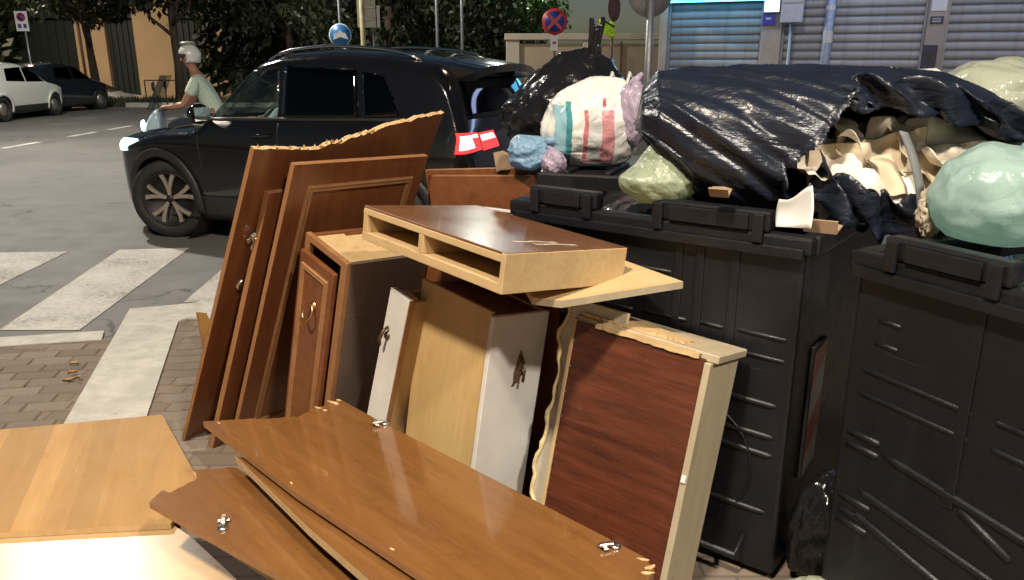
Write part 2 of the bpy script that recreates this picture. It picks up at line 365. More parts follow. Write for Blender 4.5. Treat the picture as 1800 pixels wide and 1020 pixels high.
def paint_mat():
    m, t, b = nt('worn_road_paint'); v = coords(t); w = nz(t, v, 34, 6, .7); big = nz(t, v, 2.2, 4)
    k = math_(t, 'ADD', math_(t, 'MULTIPLY', w, .55), math_(t, 'MULTIPLY', big, .45))
    lk(t, ramp(t, k, [(.36, (.13, .125, .112)), (.45, (.36, .345, .31)), (.54, (.47, .455, .41)), (.7, (.55, .535, .48))]), b.inputs['Base Color']); S(b, Roughness=.7); bump(t, b, w, .3, .003); return m
M['road_paint'] = paint_mat()
def kerb_mat():
    m, t, b = nt('painted_kerb_stone'); v = coords(t); f = nz(t, v, 9, 6, .7)
    c = ramp(t, f, [(.3, (.36, .345, .305)), (.6, (.50, .485, .435))]); sp = nz(t, v, 21, 3)
    c = mixc(t, ramp(t, sp, [(.70, (0, 0, 0)), (.76, (.7,)*3)]), c, (.15, .14, .12)); st = nz(t, v, 2.4, 5, .6)
    c = mixc(t, ramp(t, st, [(.5, (0, 0, 0)), (.75, (.4,)*3)]), c, (.25, .235, .20))
    lk(t, c, b.inputs['Base Color']); S(b, Roughness=.8); bump(t, b, f, .35, .004); return m
M['kerb_paint'] = kerb_mat()
def paver_mat():
    m, t, b = nt('concrete_paver'); oi = t.nodes.new('ShaderNodeObjectInfo'); v = coords(t, src='Generated'); f = nz(t, v, 9, 5, .7)
    base = ramp(t, oi.outputs['Random'], [(0, (.155, .122, .095)), (.5, (.20, .162, .127)), (1, (.24, .20, .16))])
    lk(t, mixc(t, ramp(t, f, [(.35, (0, 0, 0)), (.75, (.6,)*3)]), base, (.12, .09, .068)), b.inputs['Base Color']); S(b, Roughness=.85); bump(t, b, f, .5, .01); return m
M['paver'] = paver_mat()
def bed_mat():
    m, t, b = nt('paved_bed'); v = coords(t); br = t.nodes.new('ShaderNodeTexBrick'); lk(t, v, br.inputs[0])
    br.inputs['Scale'].default_value = 1; br.inputs['Brick Width'].default_value = .2; br.inputs['Row Height'].default_value = .1; br.inputs['Mortar Size'].default_value = .006
    br.inputs['Color1'].default_value = (.19, .145, .11, 1); br.inputs['Color2'].default_value = (.15, .115, .085, 1); br.inputs['Mortar'].default_value = (.11, .09, .07, 1)
    lk(t, br.outputs[0], b.inputs['Base Color']); S(b, Roughness=.9); return m
M['bed'] = bed_mat()
def leaf_mat(name, c1, c2):
    m, t, b = nt(name); v = coords(t); f = nz(t, v, 1.6, 4); oi = nz(t, v, 22, 2)
    c = ramp(t, math_(t, 'ADD', math_(t, 'MULTIPLY', f, .5), math_(t, 'MULTIPLY', oi, .5)), [(.35, c1), (.65, c2)])
    lk(t, c, b.inputs['Base Color']); S(b, Roughness=.5)
    tl = t.nodes.new('ShaderNodeBsdfTranslucent'); lk(t, c, tl.inputs[0]); mx = t.nodes.new('ShaderNodeMixShader'); mx.inputs[0].default_value = .3
    out = [n for n in t.nodes if n.type == 'OUTPUT_MATERIAL'][0]; lk(t, b.outputs[0], mx.inputs[1]); lk(t, tl.outputs[0], mx.inputs[2]); lk(t, mx.outputs[0], out.inputs[0]); return m
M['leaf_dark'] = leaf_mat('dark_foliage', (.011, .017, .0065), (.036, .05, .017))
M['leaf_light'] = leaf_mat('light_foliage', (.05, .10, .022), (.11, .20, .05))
M['grass'] = leaf_mat('verge_grass', (.03, .045, .015), (.075, .085, .03))
def carrier_mat():
    """white carrier bag with teal band and red print (flat print in the bag's own coordinates)"""
    m, t, b = nt('printed_carrier_bag'); v = coords(t); sx = t.nodes.new('ShaderNodeSeparateXYZ'); lk(t, v, sx.inputs[0])
    wob = math_(t, 'MULTIPLY', math_(t, 'SUBTRACT', nz(t, v, 9, 3), .5), .03); x = math_(t, 'ADD', sx.outputs[0], wob); z = sx.outputs[2]
    def rect(x0, x1, z0, z1):
        a = math_(t, 'MULTIPLY', math_(t, 'GREATER_THAN', x, x0), math_(t, 'LESS_THAN', x, x1))
        c = math_(t, 'MULTIPLY', math_(t, 'GREATER_THAN', z, z0), math_(t, 'LESS_THAN', z, z1)); return math_(t, 'MULTIPLY', a, c)
    c = ramp(t, nz(t, v, 6, 3), [(.3, (.60, .60, .57)), (.7, (.74, .74, .70))])
    for r, col in (((-.165, -.105, -.16, .085), (.25, .44, .50)), ((-.120, -.098, -.16, .10), (.05, .24, .27)), ((-.055, -.040, -.12, .07), (.50, .16, .18)),
                   ((-.040, .010, -.13, .05), (.52, .53, .53)), ((.012, .062, -.12, .07), (.55, .25, .27)), ((.018, .032, .08, .115), (.42, .08, .10)), ((-.05, .06, -.128, -.120), (.35, .12, .14))):
        c = mixc(t, rect(*r), c, col)
    lk(t, c, b.inputs['Base Color']); S(b, Roughness=.3)
    h = math_(t, 'ABSOLUTE', math_(t, 'SUBTRACT', nz(t, v, 6, 5, .5, 1.0), .5)); bump(t, b, h, .5, .05); return m
M['carrier'] = carrier_mat()

# ================================================================== setting
def sstep(a, b, x):
    t = max(0, min(1, (x-a)/(b-a))); return t*t*(3-2*t)
def ground_z(x, y):                                      # the street beyond the verge lies lower
    return -.75*sstep(27.5, 32, y)*sstep(-9.5, -12.5, x)
def build_ground():
    xs = [-160, -110, -80, -60, -45] + [-36+1.5*i for i in range(22)] + [0, 5, 12, 25, 50, 90, 160]
    ys = [-90, -40, -15, 0, 10, 20] + [25+1.0*i for i in range(12)] + [42, 50, 70, 110, 170, 260]
    vs = [(x, y, ground_z(x, y)) for y in ys for x in xs]; n = len(xs)
    fs = [(j*n+i, j*n+i+1, (j+1)*n+i+1, (j+1)*n+i) for j in range(len(ys)-1) for i in range(n-1)]
    return tag(obj('ground', mesh('ground', vs, fs), M['asphalt']), kind='structure')
build_ground()
def sheet(name, poly, z, mat, th=.0, parent=None, kind='structure'):
    if th: o = prism(name, poly, 0.0005, z, mat, parent)
    else: o = obj(name, mesh(name, [(x, y, z) for x, y in poly], [tuple(range(len(poly)))]), mat, parent)
    if kind and parent is None: tag(o, kind=kind)
    return o
# zebra crossing and lane dashes
zebra = tag(empty('crosswalk'), kind='structure')
for p in (((-4.28, 6.40), (-3.74, 6.44), (-3.62, 4.44), (-4.12, 4.40)), ((-3.34, 6.50), (-2.77, 6.57), (-2.59, 4.44), (-3.07, 4.44)),
          ((-2.28, 6.62), (-1.76, 6.66), (-1.70, 5.02), (-2.19, 5.0))):
    sheet('stripe', p, .004, M['road_paint'], parent=zebra)
dash = tag(empty('lane_line'), kind='structure')
for y0 in (11.2, 14.4, 16.6, 18.3, 21.5, 25):
    sheet('dash', [(-9.32, y0), (-9.17, y0), (-9.17, y0+1.15), (-9.32, y0+1.15)], .004, M['road_paint'], parent=dash)
# far verge with kerb, grass
verge = tag(empty('verge'), kind='structure')
prism('kerb', [(-13.0, 27.1), (-6.5, 27.1), (-6.5, 27.4), (-13.0, 27.4)], -.9, .14, M['kerb_paint'], verge)
prism('kerb', [(-15.6, -10), (-15.4, -10), (-15.4, 26.5), (-15.6, 26.5)], -.5, .13, M['kerb_paint'], verge)
prism('soil', [(-16.5, 27.41), (-6.5, 27.41), (-6.5, 29.5), (-16.5, 29.5)], -1.0, .10, M['bark'], verge)
gb = []; gf = []
for i in range(2600):
    x, y = rng.uniform(-16.4, -6.6), rng.uniform(27.45, 29.4); h = rng.uniform(.08, .28); a = rng.uniform(0, PI); w = .03; k = len(gb)
    gb += [(x-w*math.cos(a), y-w*math.sin(a), .09), (x+w*math.cos(a), y+w*math.sin(a), .09), (x+rng.uniform(-.1, .1), y+rng.uniform(-.1, .1), .09+h)]; gf.append((k, k+1, k+2))
tag(obj('grass', mesh('grass', gb, gf), M['grass']), 'rough dark grass on the far verge beyond the road', 'grass', kind='stuff')

# pavement of small pavers with a painted band
pv = tag(empty('pavement'), kind='structure')
ex, ey = Vector((.985, .17)), Vector((-.17, .985))
def stripe_y(x): return 4.13 + .2*(x+2.9)                # near side of the white kerb line
BAND = [(-2.05, 3.18), (-1.71, 3.24), (-2.09, 4.62), (-1.99, 4.70), (-1.62, 4.76), (-1.62, 5.04), (-2.24, 5.00), (-2.50, 4.90)]
BAND = [tuple(at_z(px, py, .03)[:2]) for px, py in ((92, 775), (255, 735), (313, 562), (330, 556), (420, 556), (430, 520), (310, 533), (228, 540))]
def inside(p, poly, grow=0.0):
    x, y = p; c = False; n = len(poly)
    for i in range(n):
        x0, y0 = poly[i]; x1, y1 = poly[(i+1) % n]
        if (y0 > y) != (y1 > y) and x < (x1-x0)*(y-y0)/(y1-y0)+x0: c = not c
    return c
bedpoly = [(-9, -6), (3, -6), (3, 5.0), (-1.4, 4.98), (-2.2, 4.9), (-2.33, 4.27), (-2.9, 4.17), (-6, 3.6), (-9, 3.0)]
bed = obj('paved_bed', mesh('paved_bed', [(x, y, .009) for x, y in bedpoly], [tuple(range(len(bedpoly)))]), M['bed'], pv)
bms = []
for k in range(4):
    bm = bmesh.new(); add_box(bm, -.097, .097, -.047, .047, -.03, 0); bev(bm, .006, 1)
    for v in bm.verts: v.co += Vector((rng.uniform(-1, 1)*.0018, rng.uniform(-1, 1)*.0018, rng.uniform(-1, 1)*.001))
    me = bm_mesh('paver', bm); me.materials.append(M['paver']); bms.append(me)
cnt = 0
for r in range(-2, 30):
    for c in range(-6, 14):
        p = Vector((-3.2, 2.85)) + ex*(c*.203 + (r % 2)*.1015) + ey*(r*.103)
        if not (-3.1 < p.x < -1.18 and 2.95 < p.y < 4.72): continue
        if p.x < -1.98 and p.y > stripe_y(p.x) - .09: continue
        if any(inside((p + ex*dx + ey*dy)[:], BAND) for dx in (-.09, 0, .09) for dy in (-.045, .045)): continue
        if cnt >= 290: continue
        o = bpy.data.objects.new('paver', bms[rng.randrange(4)]); COL.objects.link(o); o.parent = pv
        o.location = (p.x, p.y, .016 + rng.uniform(-.001, .001)); o.rotation_euler = (rng.uniform(-1, 1)*.006, rng.uniform(-1, 1)*.006, math.atan2(ex.y, ex.x) + rng.uniform(-1, 1)*.010); cnt += 1
prism('painted_band', BAND, .001, .021, M['kerb_paint'], pv)
prism('kerb_line', [(-7.0, 3.30), (-7.0, 3.46), (-2.90, 4.30), (-2.42, 4.40), (-2.36, 4.25), (-2.88, 4.14)], .001, .014, M['kerb_paint'], pv)
# dry leaves on the pavers
for k, (px, py) in enumerate(((131, 641), (128, 656), (138, 664), (122, 668))):
    p = at_z(px, py, .028); vs = []; n = 8; L = rng.uniform(.022, .034)
    for i in range(n+1):
        t = i/n; w = .012*math.sin(PI*min(1, t*1.05))**.8; zz = .004*math.sin(t*3+k)+.003
        vs += [(L*(t-.5)*2, -w, zz+.010), (L*(t-.5)*2, 0, zz), (L*(t-.5)*2, w, zz+.012)]
    fs = [q for i in range(n) for q in ((3*i, 3*i+1, 3*i+4, 3*i+3), (3*i+1, 3*i+2, 3*i+5, 3*i+4))]
    o = obj('dry_leaf', mesh('dry_leaf', vs, fs), M['dry_leaf'], smooth=True); o.location = (p.x, p.y, .024); o.rotation_euler = (0, 0, rng.uniform(0, 6))
    tag(o, 'curled tan dry leaf lying on the brown pavers', 'leaf', 'dry leaves on the pavers')

# ------------------------------------------------------------------ street lamps
for (x, y, h, ax, ay, P, col, lab) in LAMPS:
    t = empty('street_lamp', Matrix.Translation((x, y, 0)), lab, 'street lamp')
    tube('pole', [(0, 0, -.8 if y > 30 else 0), (0, 0, 1.2), (0, 0, h-.5)], [.085, .075, .05], M['lamp_grey'], t, seg=12)
    L = math.hypot(ax, ay); d = Vector((ax/L, ay/L, 0))
    tube('arm', [(0, 0, h-.55), d*.25*L+Vector((0, 0, h-.1)), d*L*.8+Vector((0, 0, h+.05))], [.045, .04, .035], M['lamp_grey'], t)
    ang = math.atan2(ay, ax); mt = Matrix.Translation(d*(L+.05)+Vector((0, 0, h+.05))) @ Matrix.Rotation(ang, 4, 'Z')
    bm = bmesh.new(); add_box(bm, -.40, .40, -.31, .31, 0, .11)
    for v in bm.verts:
        if v.co.z > .05: v.co.x *= .8; v.co.y *= .6
    bev(bm, .02, 2); hd = obj('lamp_head', bm_mesh('lamp_head', bm), M['lamp_grey'], t, mt)
    ln = lathe('lens', [(0, -.012), (.27, -.012), (.285, -.002)], M['lens_lit'], t, mt, seg=24)
    ld = bpy.data.lights.new('lamp_light', 'AREA'); ld.shape = 'DISK'; ld.size = .55; ld.energy = P; ld.color = col
    lo = bpy.data.objects.new('lamp_light', ld); COL.objects.link(lo); lo.parent = t; lo.matrix_local = mt @ Matrix.Translation((0, 0, -.03))

# ------------------------------------------------------------------ shuttered shops
SLOPE = .43; FL = math.sqrt(1+SLOPE*SLOPE); FD = Vector((1/FL, -SLOPE/FL, 0))
def shop_x(px):
    k = (px-900)/CAM_F; return 13.14*k/(1+.412*k)
X0 = shop_x(1160)
shop_m = Matrix.Translation((X0, 13.7-SLOPE*X0, 0)) @ Matrix.Rotation(math.atan2(-SLOPE, 1), 4, 'Z')
def sx_(px): return (shop_x(px)-X0)*FL
shop = empty('shop_building', shop_m, 'building with grey roller shutters between beige pilasters under a lit cyan sign', 'building')
xa = [sx_(1160), sx_(1335), sx_(1370), sx_(1620), sx_(1655)]; XE = xa[4]+2.1
# wall behind the shutters and above
box('wall', -.02, XE+4, .32, 3.0, 0, 5.2, M['pilaster'], shop)
box('fascia', -.02, XE+4, .02, .315, 2.62, 5.2, M['shop_dark'], shop)
for nm, a, b in (('pilaster', -.02, .10), ('pilaster', xa[1], xa[2]), ('pilaster', xa[3], xa[4]), ('pilaster', XE, XE+.3)):
    box(nm, a, b, -.05, .31, 0, 2.615, M['pilaster'], shop, bevel=.01)
slat_h = .118
def slat_me(w):
    prof = [(0, 0), (.012, .006), (.018, .03), (.020, .06), (.018, .088), (.012, .104), (0, .110), (-.004, .112), (-.004, .118)]
    vs = [(x, .14-d, z) for x in (0, w) for d, z in prof]; n = len(prof)
    me = mesh('slat', vs, [(i, n+i, n+i+1, i+1) for i in range(n-1)]); me.polygons.foreach_set('use_smooth', [True]*len(me.polygons)); me.materials.append(M['shutter']); return me
for a, b in ((.10, xa[1]), (xa[2], xa[3]), (xa[4], XE)):
    w = b-a; sh = obj('shutter', mesh('shutter', [(a, .17, 0), (b, .17, 0), (b, .17, 2.62), (a, .17, 2.62)], [(0, 1, 2, 3)]), M['shop_dark'], shop)
    me = slat_me(w-.03)
    for i in range(22):
        o = bpy.data.objects.new('slat', me); COL.objects.link(o); o.parent = sh; o.location = (a+.015, rng.uniform(-.002, .002), .02+i*slat_h)
    for xx in (a, b-.03): box('guide_rail', xx+.001, xx+.029, .06, .16, 0, 2.6, M['lamp_grey'], sh)
# lit sign over the first shutter, lit panel, plates, intercom, pipe, stickers
sg = empty('lit_shop_sign', shop_m, 'glowing cyan light box sign above the shutter beside the round sign pole', 'sign')
box('case', .05, 2.0, -.30, -.06, 2.385, 3.05, M['trim'], sg)
box('glowing_face', .07, 1.98, -.312, -.302, 2.39, 3.03, M['sign_lit'], sg, bevel=.0)
box('glowing_underside', .07, 1.6, -.28, -.08, 2.371, 2.381, M['sign_lit'], sg, bevel=0)
sg2 = empty('added_shutter_glow', shop_m, 'long glowing blue box added above the view to light the roller shutters', 'sign')  # unseen glowing box, added to spread bluish light evenly over the shutters
box('case', .3, XE+1.5, -1.05, -.62, 3.35, 3.75, M['trim'], sg2); box('glowing_underside', .32, XE+1.48, -1.03, -.64, 3.335, 3.346, M['glow_blue'], sg2, bevel=0)
for xx in (.6, 2.6, 4.6, 6.6): box('bracket', xx, xx+.05, -.61, .015, 3.5, 3.56, M['lamp_grey'], sg2)
lp = empty('lit_wall_sign', shop_m, 'bright white lit panel high on the pilaster above a violet plate', 'lit sign')
box('case', xa[1]+.01, xa[2]-.045, -.10, -.051, 2.20, 2.80, M['trim'], lp); box('glowing_face', xa[1]+.02, xa[2]-.055, -.108, -.101, 2.21, 2.79, M['sign_lit_white'], lp, bevel=0)
pl = empty('wall_plate', shop_m, 'small violet blue plate with a pale line below the lit panel', 'plate')
box('plate', xa[1]+.005, xa[2]-.10, -.072, -.051, 2.03, 2.19, M['blue_plate'], pl); box('printed_line', xa[1]+.05, xa[2]-.16, -.0745, -.0725, 2.11, 2.135, M['sticker_white'], pl, bevel=0)
pa = box('poster', xa[3]+.03, xa[4]-.03, -.06, -.051, 2.18, 2.85, M['sticker_white'], None, shop_m, bevel=0); tag(pa, 'white paper notice pasted high on the pilaster above the entry phone', 'notice')
ic = empty('entry_phone', shop_m, 'dark blue entry phone with grille and box on the beige pilaster', 'intercom')
box('grille', xa[3]+.035, xa[4]-.05, -.07, -.051, 2.02, 2.11, M['intercom'], ic)
for k in range(3): box('slot', xa[3]+.06, xa[4]-.08, -.0735, -.0705, 2.035+k*.022, 2.045+k*.022, M['notice'], ic, bevel=0)
box('keypad_box', xa[3]-.01, xa[4]-.075, -.10, -.051, 1.42, 1.74, M['intercom'], ic, bevel=.008); box('button_panel', xa[3]+.03, xa[4]-.12, -.104, -.1005, 1.5, 1.66, M['trim'], ic, bevel=0)
xp = sx_(1450)
dp = empty('drain_pipe', shop_m, 'blue grey drain pipe with pale stickers in front of the middle shutter', 'pipe')
tube('pipe', [(xp, -.02, 0), (xp, -.02, 1.5), (xp+.02, -.02, 3.2)], .065, M['pipe'], dp, seg=16)
for z, w in ((2.22, .04), (1.78, .1), (1.40, .05)):
    lathe('sticker_band', [(.068, z), (.068, z+w*1.6)], M['sticker_white'], dp, Matrix.Translation((xp+.008, -.02, 0)), 16)
xn = sx_(1388)
nb = empty('notice_case', shop_m, 'pale grey notice case on a thin post before the middle shutter', 'notice case')
tube('post', [(xn, -.25, 0), (xn, -.25, 2.1)], .025, M['lamp_grey'], nb); box('case', xn-.15, xn+.15, -.33, -.27, 2.05, 2.62, M['notice'], nb, bevel=.01); box('shelf_line', xn-.14, xn+.14, -.336, -.3305, 2.31, 2.33, M['lamp_grey'], nb, bevel=0)

# ------------------------------------------------------------------ boundary wall
wl = empty('boundary_wall', pose((-.12, 17.0, 0), -3), 'beige rendered boundary wall with pale posts and coping behind the signs', 'wall')
panels = [0, .28, 1.58, 1.86, 3.2, 3.48]
for i, (a, b) in enumerate(zip(panels, panels[1:])):
    if i % 2 == 0: box('post', a, b, -.06, .20, 0, 1.93, M['wall_pale'], wl, bevel=.01)
    else: box('wall_panel', a+.001, b-.001, 0, .14, 0, 1.86, M['wall_beige'], wl)
box('coping', -.03, 3.55, -.10, .24, 1.932, 2.06, M['wall_pale'], wl, bevel=.012)
for xx in (2.35, 2.85): box('downpipe', xx, xx+.03, -.05, -.003, 0, 1.9, M['pole_brown'], wl)

# ------------------------------------------------------------------ peach building far left
pb = empty('peach_building', Matrix.Translation((0, 40, -.75)), 'peach rendered building with dark gates behind the trees', 'building')
def bx40(px): return (px-900)/CAM_F*(40*.959)
edges = [bx40(v) for v in (60, 137, 190, 240, 305, 358, 396, 470)]
for i, (a, b) in enumerate(zip(edges, edges[1:])):
    if i % 2: box('pier', a, b, 0, .6, 0, 7.5, M['peach'], pb, bevel=.02)
    else:
        g = box('gate', a+.01, b-.01, .35, .5, 0, 4.2, M['dark_gate'], pb)
        for k in range(5): box('gate_bar', a+(b-a)*(k+.5)/5-.03, a+(b-a)*(k+.5)/5+.03, .28, .345, 0, 4.1, M['dark_gate'], g)
        box('upper_wall', a+.005, b-.005, .1, .58, 4.21, 7.4, M['dark_gate'], pb)
for px in (148, 163): tube('downpipe', [(bx40(px), -.08, 0), (bx40(px-3), -.08, 7.3)], .06, M['pole_brown'], pb)
box('back_wall', edges[0]-4, edges[-1]+1, .61, 6, 0, 7.3, M['dark_gate'], pb)
bs = empty('bike_rack', Matrix.Translation((bx40(280)*.8, 32, -.75)), 'thin dark metal rail in front of the peach pier', 'rail')
tube('frame', [(-.7, 0, 0), (-.7, 0, 1.5), (.9, 0, 1.5), (.9, 0, 0)], .03, M['pole_brown'], bs); tube('cross_bar', [(-.7, 0, .8), (.9, 0, .8)], .025, M['pole_brown'], bs)

# ------------------------------------------------------------------ trees
def tree(loc, h, crown_c, crown_r, n, leaf, mat, lab, seed, trunk_r=.14, group='street trees'):
    r = random.Random(seed); t = empty('street_tree', Matrix.Translation(loc), lab, 'tree', group)
    bm = bmesh.new(); top = Vector((crown_c[0]*.6, crown_c[1]*.6, crown_c[2]))
    tube_bm(bm, [(0, 0, 0), (.05, .02, h*.3), (top.x*.5, top.y*.5, h*.6), top], [trunk_r*1.25, trunk_r, trunk_r*.8, trunk_r*.4], 10)
    for k in range(7):
        a = r.uniform(0, 2*PI); z0 = r.uniform(.45, .8)*crown_c[2]; d = Vector((math.cos(a)*crown_r[0]*.7, math.sin(a)*crown_r[1]*.7, 0))
        tube_bm(bm, [(top.x*.4, top.y*.4, z0), d*.45+Vector((crown_c[0]*.5, crown_c[1]*.5, z0+.6)), d+Vector((crown_c[0], crown_c[1], crown_c[2]+r.uniform(-.4, .5)*crown_r[2]))], [trunk_r*.5, trunk_r*.3, .02], 6)
    obj('trunk', bm_mesh('trunk', bm), M['bark'], t)
    clumps = []
    while len(clumps) < 46:
        p = Vector((r.uniform(-1, 1), r.uniform(-1, 1), r.uniform(-1, 1)))
        if .35 < p.length < 1: clumps.append((Vector((p.x*crown_r[0], p.y*crown_r[1], p.z*crown_r[2])) + Vector(crown_c), r.uniform(.16, .34)*max(crown_r)))
    vs, fs = [], []
    for i in range(n):
        c, s = r.choice(clumps); d = Vector((r.gauss(0, 1), r.gauss(0, 1), r.gauss(0, .8))); d *= s*r.uniform(.5, 1)/max(.3, d.length)*1.0
        p = c + d; a = Vector((r.gauss(0, 1), r.gauss(0, 1), r.gauss(0, .6))).normalized(); b = a.orthogonal().normalized()
        b = Matrix.Rotation(r.uniform(0, 6.28), 3, a) @ b; L = leaf*r.uniform(.6, 1.3); w = L*.36; q = len(vs); mid = p + b*L*.5 + Vector((0, 0, -L*.12)); sd = a.cross(b)
        vs += [p, mid+sd*w, p+b*L+Vector((0, 0, -L*.4)), mid-sd*w]; fs.append((q, q+1, q+2, q+3))
    obj('crown', mesh('crown', vs, fs), mat, t)
    return t
tree((-16.2, 31.5, -.75), 4.5, (0, 0, 5.6), (2.6, 2.2, 2.3), 5200, .20, M['leaf_dark'], 'dark leafy tree with a bare leaning trunk before the peach building', 11, .17)
tree((-17.6, 27.6, .05), 4.5, (-1.2, 0, 4.9), (3.4, 2.0, 2.4), 6000, .20, M['leaf_dark'], 'broad dark tree overhanging the no parking sign and parked cars', 12, .16)
tree((-11.9, 29.0, .05), 4.2, (0, 0, 5.0), (2.3, 2.0, 2.2), 5200, .19, M['leaf_dark'], 'dark leafy tree on the verge above the scooter rider', 13, .15)
tree((-8.4, 31.0, 0), 4.2, (0, 0, 5.0), (2.6, 2.0, 3.2), 5200, .20, M['leaf_dark'], 'dark brown green tree behind the distant lit lamp', 14, .15)
tree((-3.0, 20.0, 0), 3.4, (.1, 0, 3.5), (2.5, 1.8, 2.5), 9500, .16, M['leaf_dark'], 'dense dark evergreen tree behind the black car roof', 15, .16)
tree((-.9, 19.2, 0), 3.0, (0, 0, 3.0), (1.5, 1.3, 2.1), 5000, .14, M['leaf_dark'], 'dense dark evergreen tree beside the end of the beige wall', 16, .13)
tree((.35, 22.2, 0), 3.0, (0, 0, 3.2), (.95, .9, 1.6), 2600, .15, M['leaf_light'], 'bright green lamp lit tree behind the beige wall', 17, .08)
tree((-5.8, 34.0, 0), 4.2, (0, 0, 4.6), (3.0, 2.0, 3.4), 5200, .22, M['leaf_dark'], 'tall dark tree far behind the blue round sign', 18, .16)
# dark hedge closing the far end of the street
def hedge(loc, L, h, d, n, lab, seed):
    r = random.Random(seed); vs, fs = [], []
    for i in range(n):
        p = Vector((r.uniform(-L/2, L/2), r.uniform(-d, d), r.uniform(0, 1)**.8*h*(1+.25*noise.noise(Vector((i*.0, r.random(), 0)))))); p.z *= 1+.3*noise.noise(Vector((p.x*.5, seed, 0)))
        a = Vector((r.gauss(0, 1), r.gauss(0, 1), r.gauss(0, 1))).normalized(); b = a.orthogonal(); c = a.cross(b); s = r.uniform(.12, .3); q = len(vs)
        vs += [p+b*s, p+c*s*.5, p-b*s, p-c*s*.5]; fs.append((q, q+1, q+2, q+3))
    t = empty('hedge', Matrix.Translation(loc), lab, 'hedge'); obj('foliage', mesh('foliage', vs, fs), M['leaf_dark'], t)
    bm = bmesh.new()
    for k in range(int(L/1.2)): tube_bm(bm, [(-L/2+.6+k*1.2, 0, -.2), (-L/2+.6+k*1.2+.1, 0, h*.7)], [.06, .02], 6)
    obj('stem', bm_mesh('stem', bm), M['bark'], t); return t
hedge((-6.5, 37, 0), 15, 7.5, 1.0, 9000, 'tall dark hedge closing the far end of the street', 21)
hedge((-30, 36, -.75), 16, 6.5, 1.0, 6000, 'tall dark hedge beyond the white parked car', 22)

# ------------------------------------------------------------------ road signs
def disc(name, r, y, mat, parent, cx=0, cz=0, th=.004, seg=40):
    return lathe(name, [(0, y), (r, y), (r, y+th), (0, y+th)], mat, parent, Matrix.Translation((cx, 0, cz)), seg, 'Y')
def poly_y(name, pts, y, mat, parent, th=.003):          # flat shape facing -y
    return prism(name, [(p[0], -p[1]) for p in pts], y, y+th, mat, parent, Matrix.Rotation(-PI/2, 4, 'X') @ Matrix.Identity(4))
def poly_sign(name, pts, y, mat, parent, th=.003):
    n = len(pts); vs = [(x, y, z) for x, z in pts] + [(x, y+th, z) for x, z in pts]
    fs = [tuple(range(n)), tuple(range(n, 2*n))[::-1]] + [(i, i+n, (i+1) % n+n, (i+1) % n) for i in range(n)]
    return obj(name, mesh(name, vs, fs), mat, parent)
# no stopping sign by the wall
p = at_y(975, 38, 13.0); s = empty('no_stopping_sign', pose((p.x, p.y, 0), 4), 'round red rimmed blue no stopping sign on a brown pole by the wall', 'road sign')
tube('pole', [(0, .03, 0), (0, .03, p.z+.15)], .026, M['pole_brown'], s)
disc('rim', .20, 0, M['sign_red'], s, 0, p.z); disc('field', .155, -.004, M['sign_navy'], s, 0, p.z)
for a in (45, -45):
    c, sn = math.cos(R_(a)), math.sin(R_(a)); poly_sign('cross_bar', [(x*c-z*sn, p.z+x*sn+z*c) for x, z in ((-.158, -.024), (.158, -.024), (.158, .024), (-.158, .024))], -.0075-(.002 if a > 0 else 0), M['sign_red'], s, .002)
box('plate', -.055, .055, 0, .012, p.z-.44, p.z-.21, M['sign_white'], s)
box('plate_mark', -.03, .03, -.003, -.0005, p.z-.34, p.z-.30, M['sign_red'], s, bevel=0)
# blue direction sign
p = at_y(598, 62, 14.0); s = empty('pedestrian_sign', pose((p.x, p.y, 0), 0), 'round blue sign with a white double arrow shape above the car roof', 'road sign')
tube('pole', [(0, .03, 0), (0, .03, p.z+1.6)], .022, M['lamp_grey'], s)
disc('rim', .19, 0, M['sign_white'], s, 0, p.z); disc('field', .176, -.004, M['sign_blue'], s, 0, p.z)
z = p.z
poly_sign('arrow_shape', [(-.12, z-.075), (-.105, z+.035), (-.045, z+.035), (0, z+.085), (.045, z+.04), (.09, z+.035), (.135, z-.07), (0, z-.03)], -.008, M['sign_white'], s)
# cream sign seen from behind on a yellow pole
p = at_y(645, 20, 14.6); s = empty('sign_back', pose((p.x, p.y, 0), 12), 'cream back of a rectangular sign on a faded yellow pole', 'road sign')
tube('pole', [(-.09, -.03, 0), (-.09, -.03, p.z+.9)], .045, M['pole_yellow'], s)
box('plate', -.17, .15, 0, .02, p.z-.27, p.z+.45, M['sign_cream'], s)
for dz in (-.15, .05): box('bracket', -.13, .13, -.02, -.001, p.z+dz, p.z+dz+.03, M['lamp_grey'], s)
box('side_plate', .165, .22, 0, .015, p.z-.27, p.z+.1, M['sign_back'], s); tube('thin_pole', [(.09, .02, 0), (.09, .02, p.z-.27)], .018, M['lamp_grey'], s)
for px in (768, 812):
    p = at_y(px, 40, 15.5); s = empty('slim_post', pose((p.x, p.y, 0)), 'tall slim grey post in front of the evergreen tree', 'post', 'slim posts before the evergreen tree')
    tube('post', [(0, 0, 0), (0, 0, 4.2)], .028, M['lamp_grey'], s); lathe('base', [(.07, 0), (.07, .03), (.03, .05)], M['lamp_grey'], s)
